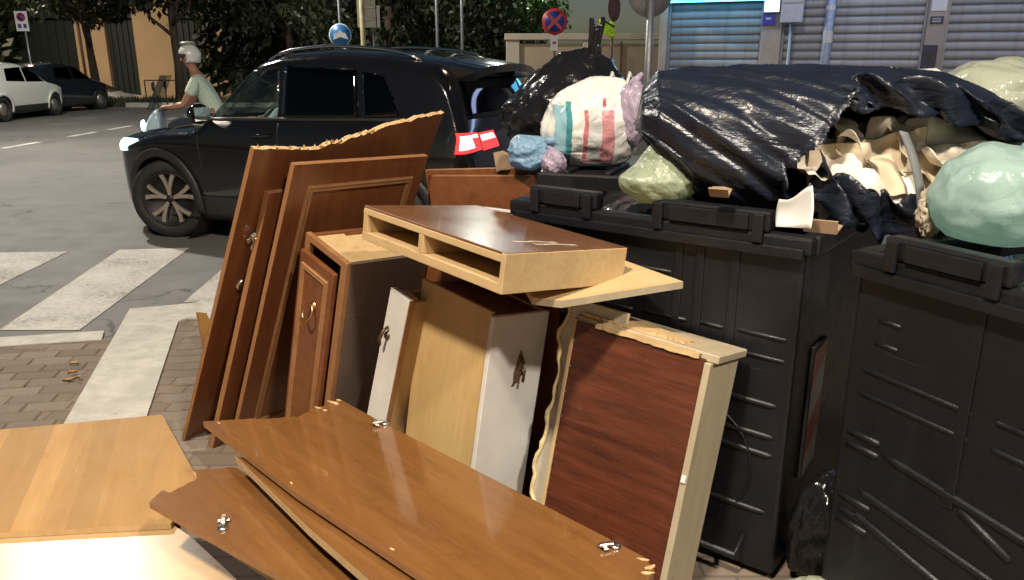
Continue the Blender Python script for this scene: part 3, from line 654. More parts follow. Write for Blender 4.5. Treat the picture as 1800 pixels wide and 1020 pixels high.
# white no parking sign at the far left
p = at_y(38, 38, 25.2); s = empty('no_parking_sign', pose((p.x, p.y, 0), 10), 'white rectangular no parking sign on a thin pole above parked cars', 'road sign')
tube('pole', [(.05, .03, 0), (.05, .03, p.z+.2)], .03, M['lamp_grey'], s); box('plate', -.18, .18, 0, .012, p.z-.28, p.z+.30, M['sign_white'], s, bevel=.003)
disc('rim', .125, -.006, M['sign_red'], s, 0, p.z+.13); disc('field', .095, -.010, M['sign_navy'], s, 0, p.z+.13)
poly_sign('cross_bar', [(-.075, p.z+.19), (-.055, p.z+.205), (.075, p.z+.07), (.055, p.z+.055)], -.014, M['sign_red'], s)
for x0 in (-.12, .03): box('mark', x0, x0+.09, -.003, -.0005, p.z-.19, p.z-.07, M['sign_navy'], s, bevel=0)
# round sign from behind on a thick pole by the shops
p = at_y(1145, 0, 8.4); s = empty('round_sign_back', pose((p.x, p.y, 0), 8), 'grey back of a round sign on a thick galvanised pole by the shop', 'road sign')
tube('pole', [(0, 0, 0), (0, 0, p.z+.5)], .042, M['lamp_grey'], s, seg=16); disc('plate', .235, .05, M['sign_back'], s, 0, p.z+.07)
for dz in (0, .15): box('bracket', -.07, .07, .043, .049, p.z+dz, p.z+dz+.03, M['lamp_grey'], s)
# dull maroon sign back and the yellow bundle on the next pole
p = at_y(1080, 14, 13.4); s = empty('maroon_sign', pose((p.x, p.y, 0), 55), 'dull maroon round sign turned away on a dark pole by the wall', 'road sign')
tube('pole', [(0, .03, 0), (0, .03, p.z+.2)], .026, M['pole_brown'], s); disc('plate', .21, 0, M['sign_maroon'], s, 0, p.z)
p = at_y(1066, 47, 13.2); s = empty('safety_vest', pose((p.x, p.y, p.z)), 'bright yellow green safety vest bundled on the dark pole above the wall', 'vest')
for k in range(3):
    vs, fs = [], []; n = 12
    for i in range(n+1):
        for j in range(5):
            t = i/n; vs.append((-.12+.25*t, -.03+.03*math.sin(j*2+t*7+k), .07-.07*k-.06*t+(j-2)*.016+.012*math.sin(t*9+k*2)))
    fs = [(i*5+j, i*5+j+1, (i+1)*5+j+1, (i+1)*5+j) for i in range(n) for j in range(4)]
    o = obj('fold', mesh('fold', vs, fs), M['hivis'], s, smooth=True); md = o.modifiers.new('t', 'SOLIDIFY'); md.thickness = .012
tube('dark_strap', [(-.1, -.05, .11), (0, -.06, .06), (.12, -.05, .0)], .014, M['trim'], s)

# ================================================================== vehicles
def interp(tab, x):
    if x <= tab[0][0]: return tab[0][1]
    for (a, u), (b, v) in zip(tab, tab[1:]):
        if x <= b:
            return u + (v-u)*(x-a)/(b-a)
    return tab[-1][1]
def smooth_tab(tab, n=220, w=3):
    a, b = tab[0][0], tab[-1][0]; xs = [a+(b-a)*i/n for i in range(n+1)]; ys = [interp(tab, x) for x in xs]
    for _ in range(2): ys = [sum(ys[max(0, i-w):i+w+1])/len(ys[max(0, i-w):i+w+1]) for i in range(len(ys))]
    return list(zip(xs, ys))
class CarShape:
    """s = metres behind the nose, y = half width, z = height"""
    def __init__(self, L, W, H, kind):
        self.L, self.W, self.H = L, W, H
        if kind == 'suv':
            T = [(0, .50), (.02, .62), (.045, .47), (.09, .545), (.20, .60), (.30, .615), (.33, .655), (.47, .955), (.53, .985), (.64, 1.0), (.78, .985), (.895, .945), (.93, .875), (.955, .72), (.968, .65), (.985, .55), (1, .36)]
        else:
            T = [(0, .46), (.02, .52), (.05, .56), (.10, .60), (.23, .66), (.27, .69), (.44, .95), (.52, .99), (.62, 1.0), (.78, .965), (.87, .92), (.92, .74), (.955, .63), (.985, .5), (1, .34)]
        if kind == 'suv': T[2] = (.04, .555); T[1] = (.015, .53)
        self.T = smooth_tab([(a*L, b*H) for a, b in T], 260, 2)
        self.P = smooth_tab([(0, .60*W/2), (.02*L, .76*W/2), (.06*L, .90*W/2), (.14*L, .98*W/2), (.25*L, W/2), (.78*L, W/2), (.9*L, .97*W/2), (.955*L, .92*W/2), (.985*L, .86*W/2), (L, .78*W/2)], 200, 2)
        self.V = smooth_tab([(.10*H, .90), (.16*H, .955), (.25*H, .985), (.38*H, 1.0), (.52*H, .995), (.60*H, .975), (.645*H, .945), (.66*H, .93), (.80*H, .86), (.93*H, .79), (H, .75)], 200, 2)
    def top(self, s): return interp(self.T, s)
    def hw(self, s, z):
        t = self.top(s)
        if z >= t: return 0.0
        w = interp(self.P, s)*interp(self.V, z); e = min(.13, .3*t)
        if z > t-e:
            k = (z-(t-e))/e; w *= (max(0, 1-k**2.6))**(1/2.6)
        return w
    def z_at(self, s, y):
        lo, hi = .3, self.top(s)
        for _ in range(24):
            m = (lo+hi)/2
            if self.hw(s, m) > abs(y): lo = m
            else: hi = m
        return lo
    def s_rear(self, y, z):
        lo, hi = self.L*.6, self.L
        for _ in range(26):
            m = (lo+hi)/2
            if self.hw(m, z) > abs(y): lo = m
            else: hi = m
        return lo
    def s_front(self, y, z):
        lo, hi = 0, self.L*.4
        for _ in range(26):
            m = (lo+hi)/2
            if self.hw(m, z) > abs(y): hi = m
            else: lo = m
        return hi
def coons(c, n, m):
    """c: 4 corner 2D points (bottom-left, bottom-right, top-right, top-left)"""
    for i in range(n+1):
        for j in range(m+1):
            u, v = i/n, j/m
            yield tuple((1-u)*(1-v)*c[0][k]+u*(1-v)*c[1][k]+u*v*c[2][k]+(1-u)*v*c[3][k] for k in (0, 1))
def patch(name, fn, c, mat, parent, n=14, m=8, off=.006, thick=.004, matrix=None):
    pts = list(coons(c, n, m)); e = 1e-3; vs = []
    P = [Vector(fn(*q)) for q in pts]
    for q, p in zip(pts, P):
        a = Vector(fn(q[0]+e, q[1]))-Vector(fn(q[0]-e, q[1])); b = Vector(fn(q[0], q[1]+e))-Vector(fn(q[0], q[1]-e)); nn = a.cross(b)
        nn = nn.normalized() if nn.length > 1e-9 else Vector((0, 0, 1)); vs.append((p, nn))
    ctr = Vector((0, 0, .7)); sgn = 1
    mid = len(P)//2; outd = Vector((0.0, P[mid].y, P[mid].z-.7)) if abs(P[mid].y) > .05 else Vector((0, 0, 1))
    if name in ('windshield', 'rear_window'): outd = Vector((1 if name == 'windshield' else -1, 0, 1))
    if 'light' in name or 'hatch' in name or name in ('bumper_insert', 'licence_plate', 'badge'): outd = Vector((P[mid].x-(-2.0), P[mid].y*.6, 0))
    if vs[mid][1].dot(outd) < 0: sgn = -1
    V = [p+nn*sgn*off for p, nn in vs]; fs = [(i*(m+1)+j, i*(m+1)+j+1, (i+1)*(m+1)+j+1, (i+1)*(m+1)+j) for i in range(n) for j in range(m)]
    o = obj(name, mesh(name, V, fs), mat, parent, matrix, smooth=True)
    md = o.modifiers.new('thick', 'SOLIDIFY'); md.thickness = thick; md.offset = 0; return o
def arc_patch(name, fn, cx, cz, r0, r1, a0, a1, mat, parent, n=28, off=.012):
    vs = []; 
    for i in range(n+1):
        a = a0+(a1-a0)*i/n
        for r in (r0, (r0+r1)/2, r1): vs.append(Vector(fn(cx+r*math.cos(a), cz+r*math.sin(a))))
    sy = 1 if vs[0].y > 0 else -1; vs = [v+Vector((0, sy*off, 0)) for v in vs]
    fs = [(i*3+j, i*3+j+1, (i+1)*3+j+1, (i+1)*3+j) for i in range(n) for j in range(2)]
    o = obj(name, mesh(name, vs, fs), mat, parent, smooth=True); md = o.modifiers.new('thick', 'SOLIDIFY'); md.thickness = .025; md.offset = 0; return o
def wheel(parent, x, y, r, w, side, steer=0, spokes=5, detail=True):
    """wheel (> tyre, rim, spoke): axle along local y, outer face to side*y"""
    wm = Matrix.Translation((x, y, r)) @ Matrix.Rotation(R_(steer), 4, 'Z')
    e = bpy.data.objects.new('wheel', None); COL.objects.link(e); e.parent = parent; e.matrix_local = wm; e.empty_display_size = .1
    h = w/2; lathe('tyre', [(r*.70, -h*.9), (r*.80, -h), (r*.94, -h*.95), (r, -h*.7), (r, h*.7), (r*.94, h*.95), (r*.80, h), (r*.70, h*.9), (r*.68, h*.4), (r*.68, -h*.4), (r*.70, -h*.9)], M['tyre'], e, None, 40, 'Y')
    lathe('rim', [(0, side*h*.25), (r*.60, side*h*.15), (r*.66, side*h*.85), (r*.695, side*h*.9), (r*.695, side*h*.5)], M['rim_dark'], e, None, 36, 'Y')
    if detail:
        for k in range(spokes):
            for sp in (-1, 1):
                a = 2*PI*k/spokes + .3; bm = bmesh.new(); pts = []
                for t in (0, .35, .7, 1.0):
                    rr = r*(.05+.60*t); aa = a + sp*(.05+.20*t**1.4); pts.append((rr, aa, r*(.035+.035*t)))
                L = []; 
                for rr, aa, ww in pts:
                    c = Vector((rr*math.cos(aa), 0, rr*math.sin(aa))); d = Vector((-math.sin(aa), 0, math.cos(aa)))
                    yo = side*(h*.62+.012*(rr/r))
                    L.append([bm.verts.new(c-d*ww+Vector((0, yo-side*.02, 0))), bm.verts.new(c-d*ww*.8+Vector((0, yo, 0))), bm.verts.new(c+d*ww*.8+Vector((0, yo, 0))), bm.verts.new(c+d*ww+Vector((0, yo-side*.02, 0)))])
                for A, B in zip(L, L[1:]):
                    for i in range(3): bm.faces.new((A[i], A[i+1], B[i+1], B[i]))
                obj('spoke', bm_mesh('spoke', bm), M['alloy'], e)
        lathe('hub_cap', [(0, side*(h*.70)), (r*.09, side*h*.70), (r*.11, side*h*.5)], M['rim_dark'], e, None, 20, 'Y')
    else:
        lathe('hub_cap', [(0, side*h*.8), (r*.25, side*h*.75), (r*.55, side*h*.6), (r*.62, side*h*.3)], M['alloy'], e, None, 24, 'Y')
    return e
def make_car(name, matrix, lab, kind, L, W, H, paint, wb, fo, wr, lit=False, detail=True, steer=0, glass_m=None, group=None):
    sh = CarShape(L, W, H, kind); t = empty(name, matrix, lab, 'car', group)
    gm = glass_m or M['glass_dark']
    zb = .16*H/1.6*1.2; ns = 150 if detail else 90; nz_ = 40 if detail else 26
    wx = (fo, fo+wb)
    belt = .655*H; 
    side_f = lambda sd: (lambda s, z: (-s, sd*max(.02, sh.hw(s, z)), z))
    # window openings in (s, z): front door, rear door, quarter
    k = H/1.66; q = L/3.85
    if kind == 'suv':
        wins = [('window', [(1.22*q, 1.085*k), (2.08*q, 1.095*k), (2.06*q, 1.50*k), (1.72*q, 1.475*k)], M['glass'] if glass_m is None else gm),
                ('window', [(2.13*q, 1.095*k), (2.86*q, 1.115*k), (2.80*q, 1.475*k), (2.11*q, 1.50*k)], gm),
                ('quarter_window', [(2.92*q, 1.117*k), (3.22*q, 1.145*k), (3.05*q, 1.43*k), (2.86*q, 1.465*k)], gm)]
        ws = [(1.26*q, -.62*W/1.8), (1.26*q, .62*W/1.8), (1.74*q, .50*W/1.8), (1.74*q, -.50*W/1.8)]
    else:
        wins = [('window', [(1.15*q, 1.06*k), (1.98*q, 1.075*k), (1.96*q, 1.50*k), (1.66*q, 1.47*k)], gm),
                ('window', [(2.04*q, 1.08*k), (2.85*q, 1.12*k), (2.72*q, 1.46*k), (2.02*q, 1.50*k)], gm)]
        ws = [(1.10*q, -.60*W/1.8), (1.10*q, .60*W/1.8), (1.64*q, .50*W/1.8), (1.64*q, -.50*W/1.8)]
    def in_win(s, z):
        return any(inside((s, z), [(a, b) for a, b in w[1]]) for w in wins)
    def ok(s, z, y):
        for x in wx:
            if (s-x)**2+(z-wr)**2 < (wr+.045)**2 and abs(y) > .45: return False
        if detail and in_win(s, z): return False
        if detail and 1.28*q < s < 1.73*q and z > sh.top(s)-.10 and abs(y) < .6: return False
        return True
    vs, fs = [], []; grid = {}
    for i in range(ns+1):
        s = L*i/ns; tp = sh.top(s)
        for j in range(nz_+1):
            v = j/nz_; v = 1-(1-v)**1.6 if True else v
            z = zb+(tp-zb)*v
            y = sh.hw(s, z) if j < nz_ else 0.0
            for sd in (1, -1):
                grid[i, j, sd] = len(vs); vs.append((-s, sd*y, z))
    for i in range(ns):
        for j in range(nz_):
            s = L*(i+.5)/ns; z = (vs[grid[i, j, 1]][2]+vs[grid[i+1, j+1, 1]][2])/2; y = vs[grid[i, j, 1]][1]
            if not ok(s, z, y): continue
            a = [grid[i, j, 1], grid[i, j+1, 1], grid[i+1, j+1, 1], grid[i+1, j, 1]]; fs.append(tuple(a))
            b = [grid[i, j, -1], grid[i+1, j, -1], grid[i+1, j+1, -1], grid[i, j+1, -1]]; fs.append(tuple(b))
    for i in (0, ns):
        for j in range(nz_): fs.append((grid[i, j, 1], grid[i, j, -1], grid[i, j+1, -1], grid[i, j+1, 1]))
    for i in range(ns): fs.append((grid[i, 0, 1], grid[i+1, 0, 1], grid[i+1, 0, -1], grid[i, 0, -1]))
    me = mesh('body', vs, fs); bm = bmesh.new(); bm.from_mesh(me); bmesh.ops.remove_doubles(bm, verts=bm.verts, dist=1e-4); bmesh.ops.recalc_face_normals(bm, faces=bm.faces); bm.to_mesh(me); bm.free()
    obj('body', me, paint, t, smooth=True)
    # dark wheel housings
    for x in wx:
        for sd in (1, -1): lathe('wheel_housing', [(wr+.05, 0), (wr+.05, .40), (.02, .40)], M['trim'], t, Matrix.Translation((-x, sd*(W/2-.03) - (.40 if sd > 0 else 0), wr)) if sd < 0 else Matrix.Translation((-x, W/2-.03, wr)) @ Matrix.Rotation(PI, 4, 'Z'), 28, 'Y')
    for sd in (1, -1):
        for nm, c, m_ in wins: patch(nm, side_f(sd), c, m_, t, off=.004)
        for x in wx:
            arc_patch('arch_trim', side_f(sd), x, wr, wr+.03, wr+.105, -.25, PI+.25, M['trim'] if kind == 'suv' else paint, t)
            wheel(t, -x, sd*(W/2-.115), wr, .21, sd, steer if x == fo else 0, detail=detail)
        patch('sill', side_f(sd), [(fo+wr+.06, zb+.01), (fo+wb-wr-.06, zb+.01), (fo+wb-wr-.10, .42*k), (fo+wr+.10, .42*k)], M['trim'], t, 20, 4, .010)
        if detail:
            for (a, b) in ((1.22*q, 1.30*q), (2.10*q, 2.10*q), (2.92*q, 2.98*q)):
                patch('door_seam', side_f(sd), [(b-.004, .45*k), (b+.004, .45*k), (a+.004, 1.06*k), (a-.004, 1.06*k)], M['trim'], t, 1, 14, .0015, .001)
            patch('window_trim', side_f(sd), [(1.18*q, 1.055*k), (3.25*q, 1.105*k), (3.25*q, 1.13*k), (1.18*q, 1.08*k)], M['trim'], t, 24, 1, .007)
            for s0 in (1.95*q, 2.78*q):
                y = sh.hw(s0, .95*k); tube('door_handle', [(-s0+.10, sd*(y-.005), .955*k), (-s0+.07, sd*(y+.03), .957*k), (-s0-.07, sd*(y+.03), .963*k), (-s0-.10, sd*(y-.005), .966*k)], .012, paint, t, seg=8)
            # mirror
            y = sh.hw(1.35*q, 1.08*k); mm = Matrix.Translation((-1.36*q, sd*(y+.13), 1.12*k))
            bm = bmesh.new(); bmesh.ops.create_uvsphere(bm, u_segments=20, v_segments=12, radius=1)
            for v in bm.verts: v.co = Vector((v.co.x*.075 if v.co.x > 0 else v.co.x*.03, v.co.y*.12, v.co.z*.085))
            mo = obj('mirror', bm_mesh('mirror', bm), paint, t, mm, smooth=True); box('mirror_glass', -.034, -.0305, -.085, .085, -.055, .055, M['chrome'], mo, bevel=0)
            tube('mirror_arm', [(0, -sd*.15, -.06), (0, -sd*.06, -.05)], .025, M['trim'], mo)
            # roof rail
            ys = [(-s0, sd*(sh.hw(s0, sh.top(s0)-.05)-.03), sh.z_at(s0, sh.hw(s0, sh.top(s0)-.05)-.03)+.045*math.sin(PI*i/12)**.35) for i, s0 in enumerate([1.85*q+(3.3-1.85)*q*i/12 for i in range(13)])]
            tube('roof_rail', ys, .014, M['chrome'], t, seg=8)
    fr = lambda y, z: (-sh.s_front(y, z), y, z); rr_ = lambda y, z: (-sh.s_rear(y, z), y, z); tp_ = lambda s, y: (-s, y, sh.z_at(s, y))
    patch('windshield', tp_, ws, M['glass'] if detail else gm, t, 16, 10, .004)
    for sd in (1, -1):
        hl = [(sd*.50*W/1.8, .74*k), (sd*.83*W/1.8, .76*k), (sd*.82*W/1.8, .86*k), (sd*.52*W/1.8, .83*k)]
        patch('headlight', fr, hl, M['head_lit'] if lit else M['chrome'], t, 12, 5, .008)
        if kind == 'suv':
            patch('tail_light', rr_, [(sd*.56, .895*k), (sd*.815, .88*k), (sd*.79, 1.03*k), (sd*.56, 1.02*k)], M['tail_lit'] if lit else M['red_refl'], t, 16, 6, .006)
            patch('brake_light', rr_, [(sd*.66, .915*k), (sd*.80, .905*k), (sd*.785, 1.005*k), (sd*.67, 1.005*k)], M['brake_lit'] if lit else M['red_refl'], t, 10, 5, .012)
            patch('brake_light', rr_, [(sd*.575, .985*k), (sd*.655, .985*k), (sd*.655, 1.008*k), (sd*.575, 1.008*k)], M['brake_lit'] if lit else M['red_refl'], t, 8, 2, .012)
            patch('hatch_light', rr_, [(sd*.30, .962*k), (sd*.53, .955*k), (sd*.53, .998*k), (sd*.33, 1.003*k)], M['brake_lit'] if lit else M['red_refl'], t, 10, 4, .012)
            patch('hatch_light', rr_, [(sd*.26, .895*k), (sd*.535, .885*k), (sd*.535, 1.015*k), (sd*.29, 1.02*k)], M['tail_lit'] if lit else M['red_refl'], t, 10, 4, .006)
        else:
            patch('tail_light', rr_, [(sd*.58, .80*k), (sd*.80, .78*k), (sd*.74, 1.10*k), (sd*.62, 1.10*k)], M['red_refl'], t, 8, 10, .010)
    if kind == 'suv':
        patch('rear_window', rr_, [(-.60, 1.12*k), (.60, 1.12*k), (.52, 1.42*k), (-.52, 1.42*k)], gm, t, 16, 8, .006)
        # roof spoiler
        bm = bmesh.new(); n = 12; s0, s1 = 3.42*q, 3.80*q; L_ = []
        for i in range(n+1):
            y = -.60+1.2*i/n; d = .05*(y/.6)**2
            L_.append([bm.verts.new((-s0, y, sh.z_at(s0, y)+.004)), bm.verts.new((-s1+d, y*.97, sh.z_at(s0, y)-.045-d*.3)), bm.verts.new((-s1+d+.01, y*.97, sh.z_at(s0, y)-.105-d*.3)), bm.verts.new((-s0-.08, y*.97, sh.z_at(s0, y)-.13))])
        for A, B in zip(L_, L_[1:]):
            for i in range(3): bm.faces.new((A[i], A[i+1], B[i+1], B[i]))
        bm.faces.new(L_[0]); bm.faces.new(L_[-1][::-1]); obj('spoiler', bm_mesh('spoiler', bm), paint, t)
        patch('bumper_insert', rr_, [(-.70, .36*k), (.70, .36*k), (.74, .60*k), (-.74, .60*k)], M['trim'], t, 14, 4, .012)
        patch('licence_plate', rr_, [(-.26, .70*k), (.26, .70*k), (.26, .81*k), (-.26, .81*k)], M['sticker_white'], t, 6, 3, .014)
    # cabin floor, seats, dash, wheel
    if detail:
        box('cabin_floor', -3.3*q, -1.0*q, -W*.42, W*.42, .32, .36, M['trim'], t)
        box('dashboard', -1.55*q, -1.12*q, -W*.40, W*.40, .70*k, 1.02*k, M['trim'], t, bevel=.06, seg=3)
        for s0 in (2.05*q, 2.95*q):
            for sd in (.36, -.36):
                box('seat', -s0-.05, -s0+.45, sd-.25, sd+.25, .42, .62, M['dark_cloth'], t, bevel=.05, seg=2); 
                bm = bmesh.new(); add_box(bm, -.07, .07, -.24, .24, 0, .62); bev(bm, .05, 2); add_box(bm, -.05, .05, -.12, .12, .64, .84)
                obj('seat_back', bm_mesh('seat_back', bm), M['dark_cloth'], t, Matrix.Translation((-s0-.08, sd, .55)) @ Matrix.Rotation(R_(-14), 4, 'Y'))
        bm = bmesh.new()
        tube_bm(bm, [(0, .18*math.cos(a), .18*math.sin(a)) for a in (2*PI*i/28 for i in range(29))], .016, 8, False); tube_bm(bm, [(0, -.17, 0), (.02, 0, -.02), (0, .17, 0)], .018, 6)
        obj('steering_wheel', bm_mesh('steering_wheel', bm), M['trim'], t, Matrix.Translation((-1.62*q, .36, .98*k)) @ Matrix.Rotation(R_(-24), 4, 'Y'))
    return t, sh
def car_pose(nose, heading):                              # nose point on the ground, heading as a 2D vector
    return Matrix.Translation((nose[0], nose[1], nose[2] if len(nose) > 2 else 0)) @ Matrix.Rotation(math.atan2(heading[1], heading[0]), 4, 'Z')
CAR_YAW = 24.0
suv_m = car_pose((-3.47, 8.12), (-math.cos(R_(CAR_YAW)), math.sin(R_(CAR_YAW))))
suv, suv_shape = make_car('car', suv_m, 'black compact suv with lit red tail lights turning past the crossing', 'suv', 3.86, 1.80, 1.66, M['black_paint'], 2.34, .78, .35, lit=True, steer=20)
make_car('parked_car', car_pose((-13.95, 23.9), (-.02, 1)), 'white hatchback parked at the kerb, its rear cut by the picture edge', 'hatch', 3.9, 1.72, 1.50, M['white_paint'], 2.45, .78, .31, detail=False, group='cars parked across the road')
make_car('parked_car', car_pose((-14.0, 26.9), (.12, .99)), 'dark blue black hatchback parked ahead of the white one', 'hatch', 3.7, 1.70, 1.48, M['navy_paint'], 2.4, .72, .31, detail=False, group='cars parked across the road')
make_car('parked_car', car_pose((-15.4, 34.0, -.75), (.97, .1)), 'silver car parked lower down behind the verge grass', 'hatch', 4.1, 1.75, 1.42, M['silver_paint'], 2.5, .8, .31, detail=False, group='cars parked across the road')

# ------------------------------------------------------------------ people (skin-modifier bodies)
def skin_body(name, V, E, mat, parent=None, matrix=None, sub=2):
    """V: list of (x, y, z, radius)"""
    me = bpy.data.meshes.new(name); me.from_pydata([v[:3] for v in V], E, []); o = obj(name, me, mat, parent, matrix)
    o.modifiers.new('skin', 'SKIN'); sv = me.skin_vertices if len(me.skin_vertices) else None
    if not me.skin_vertices:
        bm = bmesh.new(); bm.from_mesh(me); bm.verts.layers.skin.verify(); bm.to_mesh(me); bm.free()
    d = me.skin_vertices[0].data
    for i, v in enumerate(V):
        r = v[3]; d[i].radius = r if isinstance(r, tuple) else (r, r); d[i].use_root = (i == 0)
    s = o.modifiers.new('sub', 'SUBSURF'); s.levels = sub; s.render_levels = sub
    return o
def chain(V, E, start, pts):
    prev = start; idx = []
    for p in pts:
        V.append(p); E.append((prev, len(V)-1)); prev = len(V)-1; idx.append(prev)
    return idx
def add_hand(V, E, wrist, fwd, down, size=1.0):
    """five bent fingers wrapped towards 'down' around a grip"""
    f, d = Vector(fwd).normalized(), Vector(down).normalized(); sd = f.cross(d).normalized(); w = Vector(V[wrist][:3])
    palm = w+f*.06*size; V.append((*palm, .024*size)); E.append((wrist, len(V)-1)); pi = len(V)-1
    for k, (o, L) in enumerate(((-.030, .062), (-.010, .074), (.010, .070), (.030, .056))):
        a = palm+sd*o*size+f*.03*size; b = a+f*L*.45*size+d*.012*size; c = b+d*L*.6*size-f*.008
        chain(V, E, pi, [(*a, .0095*size), (*b, .0085*size), (*c, .0075*size)])
    a = palm-sd*.036*size+d*.008; b = a+f*.035*size+d*.03*size; chain(V, E, pi, [(*a, .011*size), (*b, .0085*size)])
# rider on the scooter. Local frame: +x forward, +y left, ground at z = 0
RM = Matrix.Translation((-3.80, 9.75, 0)) @ Matrix.Rotation(PI+R_(12), 4, 'Z') @ Matrix.Diagonal((.94, .94, .94, 1))
sc = empty('scooter', RM, 'white and pale blue scooter with a screen beside the black car', 'scooter')
def blob(name, prof, mat, parent, ysc=.5, n=20):
    """side profile (list of (x, z)) swept across y with a rounded section"""
    vs, fs = [], []; m = len(prof); cx = sum(p[0] for p in prof)/m; cz = sum(p[1] for p in prof)/m
    secs = [(-1, .0), (-.96, .45), (-.8, .72), (-.5, .92), (0, 1), (.5, .92), (.8, .72), (.96, .45), (1, 0)]
    for yy, k in secs:
        for x, z in prof: vs.append((cx+(x-cx)*(.55+.45*k), yy*ysc, cz+(z-cz)*(.55+.45*k)))
    for i in range(len(secs)-1):
        for j in range(m): fs.append((i*m+j, i*m+(j+1) % m, (i+1)*m+(j+1) % m, (i+1)*m+j))
    fs.append(tuple(range(m))[::-1]); fs.append(tuple(range((len(secs)-1)*m, len(secs)*m)))
    o = obj(name, mesh(name, vs, fs), mat, parent, smooth=True); s = o.modifiers.new('s', 'SUBSURF'); s.levels = s.render_levels = 1; return o
for x in (.72, -.62):
    w = empty('wheel'); w.parent = sc; w.location = (x, 0, .26)
    lathe('tyre', [(.18, -.05), (.235, -.06), (.26, 0), (.235, .06), (.18, .05), (.18, -.05)], M['tyre'], w, None, 32, 'Y'); lathe('rim', [(0, .02), (.10, .03), (.185, .045), (.185, -.045), (.10, -.03), (0, -.02)], M['alloy'], w, None, 28, 'Y')
blob('front_shield', [(.62, .52), (.70, .66), (.62, .95), (.50, 1.08), (.42, 1.06), (.44, .80), (.40, .40), (.48, .36)], M['scooter_white'], sc, .21)
blob('front_mudguard', [(.48, .45), (.60, .56), (.78, .56), (.94, .42), (.90, .40), (.74, .48), (.58, .44)], M['scooter_blue'], sc, .09)
blob('rear_body', [(-.15, .45), (-.12, .70), (-.60, .80), (-.92, .76), (-.88, .62), (-.55, .42)], M['scooter_blue'], sc, .17)
blob('seat', [(.06, .76), (.02, .84), (-.35, .86), (-.78, .90), (-.80, .80), (-.40, .76)], M['seat'], sc, .15)
box('footboard', -.15, .46, -.17, .17, .30, .36, M['scooter_white'], sc, bevel=.02)
tube('fork', [(.52, 0, .9), (.72, 0, .28)], .03, M['lamp_grey'], sc); 
tube('handlebar', [(.36, -.36, 1.07), (.42, -.12, 1.03), (.44, 0, 1.03), (.42, .12, 1.03), (.36, .36, 1.07)], .016, M['trim'], sc)
for sd in (1, -1):
    mo = tube('mirror_stem', [(.42, sd*.26, 1.06), (.44, sd*.34, 1.30)], .008, M['trim'], sc); lathe('mirror', [(0, -.012), (.06, -.01), (.065, .006), (0, .01)], M['trim'], mo, Matrix.Translation((.44, sd*.35, 1.34)) @ Matrix.Rotation(PI/2, 4, 'Z'), 20, 'Y')
vs = []; n = 10
for i in range(n+1):
    for j in range(9):
        a = (j-4)/4; vs.append((.58-.12*a*a-.20*(i/n)+.04, a*.20*(1-.25*(i/n)**2), 1.04+.42*i/n))
obj('windscreen', mesh('windscreen', vs, [(i*9+j, i*9+j+1, (i+1)*9+j+1, (i+1)*9+j) for i in range(n) for j in range(8)]), M['screen'], sc, smooth=True)
lathe('headlamp', [(0, .02), (.06, .015), (.075, -.01)], M['head_lit'], sc, Matrix.Translation((.69, 0, .84)) @ Matrix.Rotation(-PI/2, 4, 'Z'), 24, 'Y')

rd = empty('person', RM, 'scooter rider in a pale green t-shirt and white open helmet, arms on the bars', 'person')
V = [(-.22, 0, .95, (.15, .13))]; E_ = []
sp = chain(V, E_, 0, [(-.18, 0, 1.08, (.145, .115)), (-.10, 0, 1.25, (.155, .115)), (-.05, 0, 1.40, (.13, .095)), (-.01, 0, 1.49, .058), (.02, 0, 1.555, .055), (.045, 0, 1.63, .088), (.04, 0, 1.71, .085)])
for sd in (1, -1):
    a = chain(V, E_, sp[2], [(-.03, sd*.19, 1.385, .062), (.06, sd*.25, 1.22, .050), (.13, sd*.28, 1.10, .042), (.25, sd*.29, 1.085, .036), (.30, sd*.29, 1.085, .028)])
    add_hand(V, E_, a[-1], (.9, 0, -.05), (0.15, 0, -1))
    l = chain(V, E_, 0, [(-.12, sd*.13, .92, .095), (.10, sd*.17, .90, .082), (.30, sd*.19, .86, .066), (.32, sd*.18, .62, .055), (.26, sd*.17, .44, .042), (.38, sd*.17, .405, .036)])
skin_body('body', V, E_, M['skin'], rd)
V = [(-.24, 0, .885, (.185, .165))]; E_ = []
sp = chain(V, E_, 0, [(-.185, 0, 1.08, (.165, .135)), (-.105, 0, 1.25, (.175, .135)), (-.055, 0, 1.40, (.145, .11)), (-.025, 0, 1.465, .075)])
for sd in (1, -1): chain(V, E_, sp[2], [(-.03, sd*.19, 1.385, .080), (.03, sd*.235, 1.27, .074), (.06, sd*.252, 1.21, .070)])
skin_body('shirt', V, E_, M['shirt'], rd)
V = [(-.22, 0, .93, (.175, .13))]; E_ = []
for sd in (1, -1): chain(V, E_, 0, [(-.12, sd*.13, .92, .11), (.10, sd*.17, .90, .096), (.30, sd*.19, .86, .08), (.325, sd*.18, .62, .068), (.27, sd*.17, .46, .060)])
skin_body('trousers', V, E_, M['denim'], rd)
for sd in (1, -1): blob_o = blob('shoe', [(.20, .37), (.20, .45), (.28, .46), (.42, .41), (.45, .37)], M['trim'], rd, .05); blob_o.location.y = sd*.17
hm = Matrix.Translation((.035, 0, 1.70))
bm = bmesh.new(); bmesh.ops.create_uvsphere(bm, u_segments=32, v_segments=20, radius=1)
for v in list(bm.verts):
    c = v.co; 
    if c.z < -.62 or (c.x > .35 and c.z < .12): bm.verts.remove(v)
for v in bm.verts: v.co = Vector((v.co.x*.138, v.co.y*.125, v.co.z*.145))
he = obj('helmet', bm_mesh('helmet', bm), M['helmet'], rd, hm, smooth=True); md = he.modifiers.new('s', 'SOLIDIFY'); md.thickness = .02
bm = bmesh.new(); bmesh.ops.create_uvsphere(bm, u_segments=20, v_segments=12, radius=1)
for v in bm.verts: v.co = Vector((v.co.x*.10+.01, v.co.y*.075, v.co.z*.03+.145))
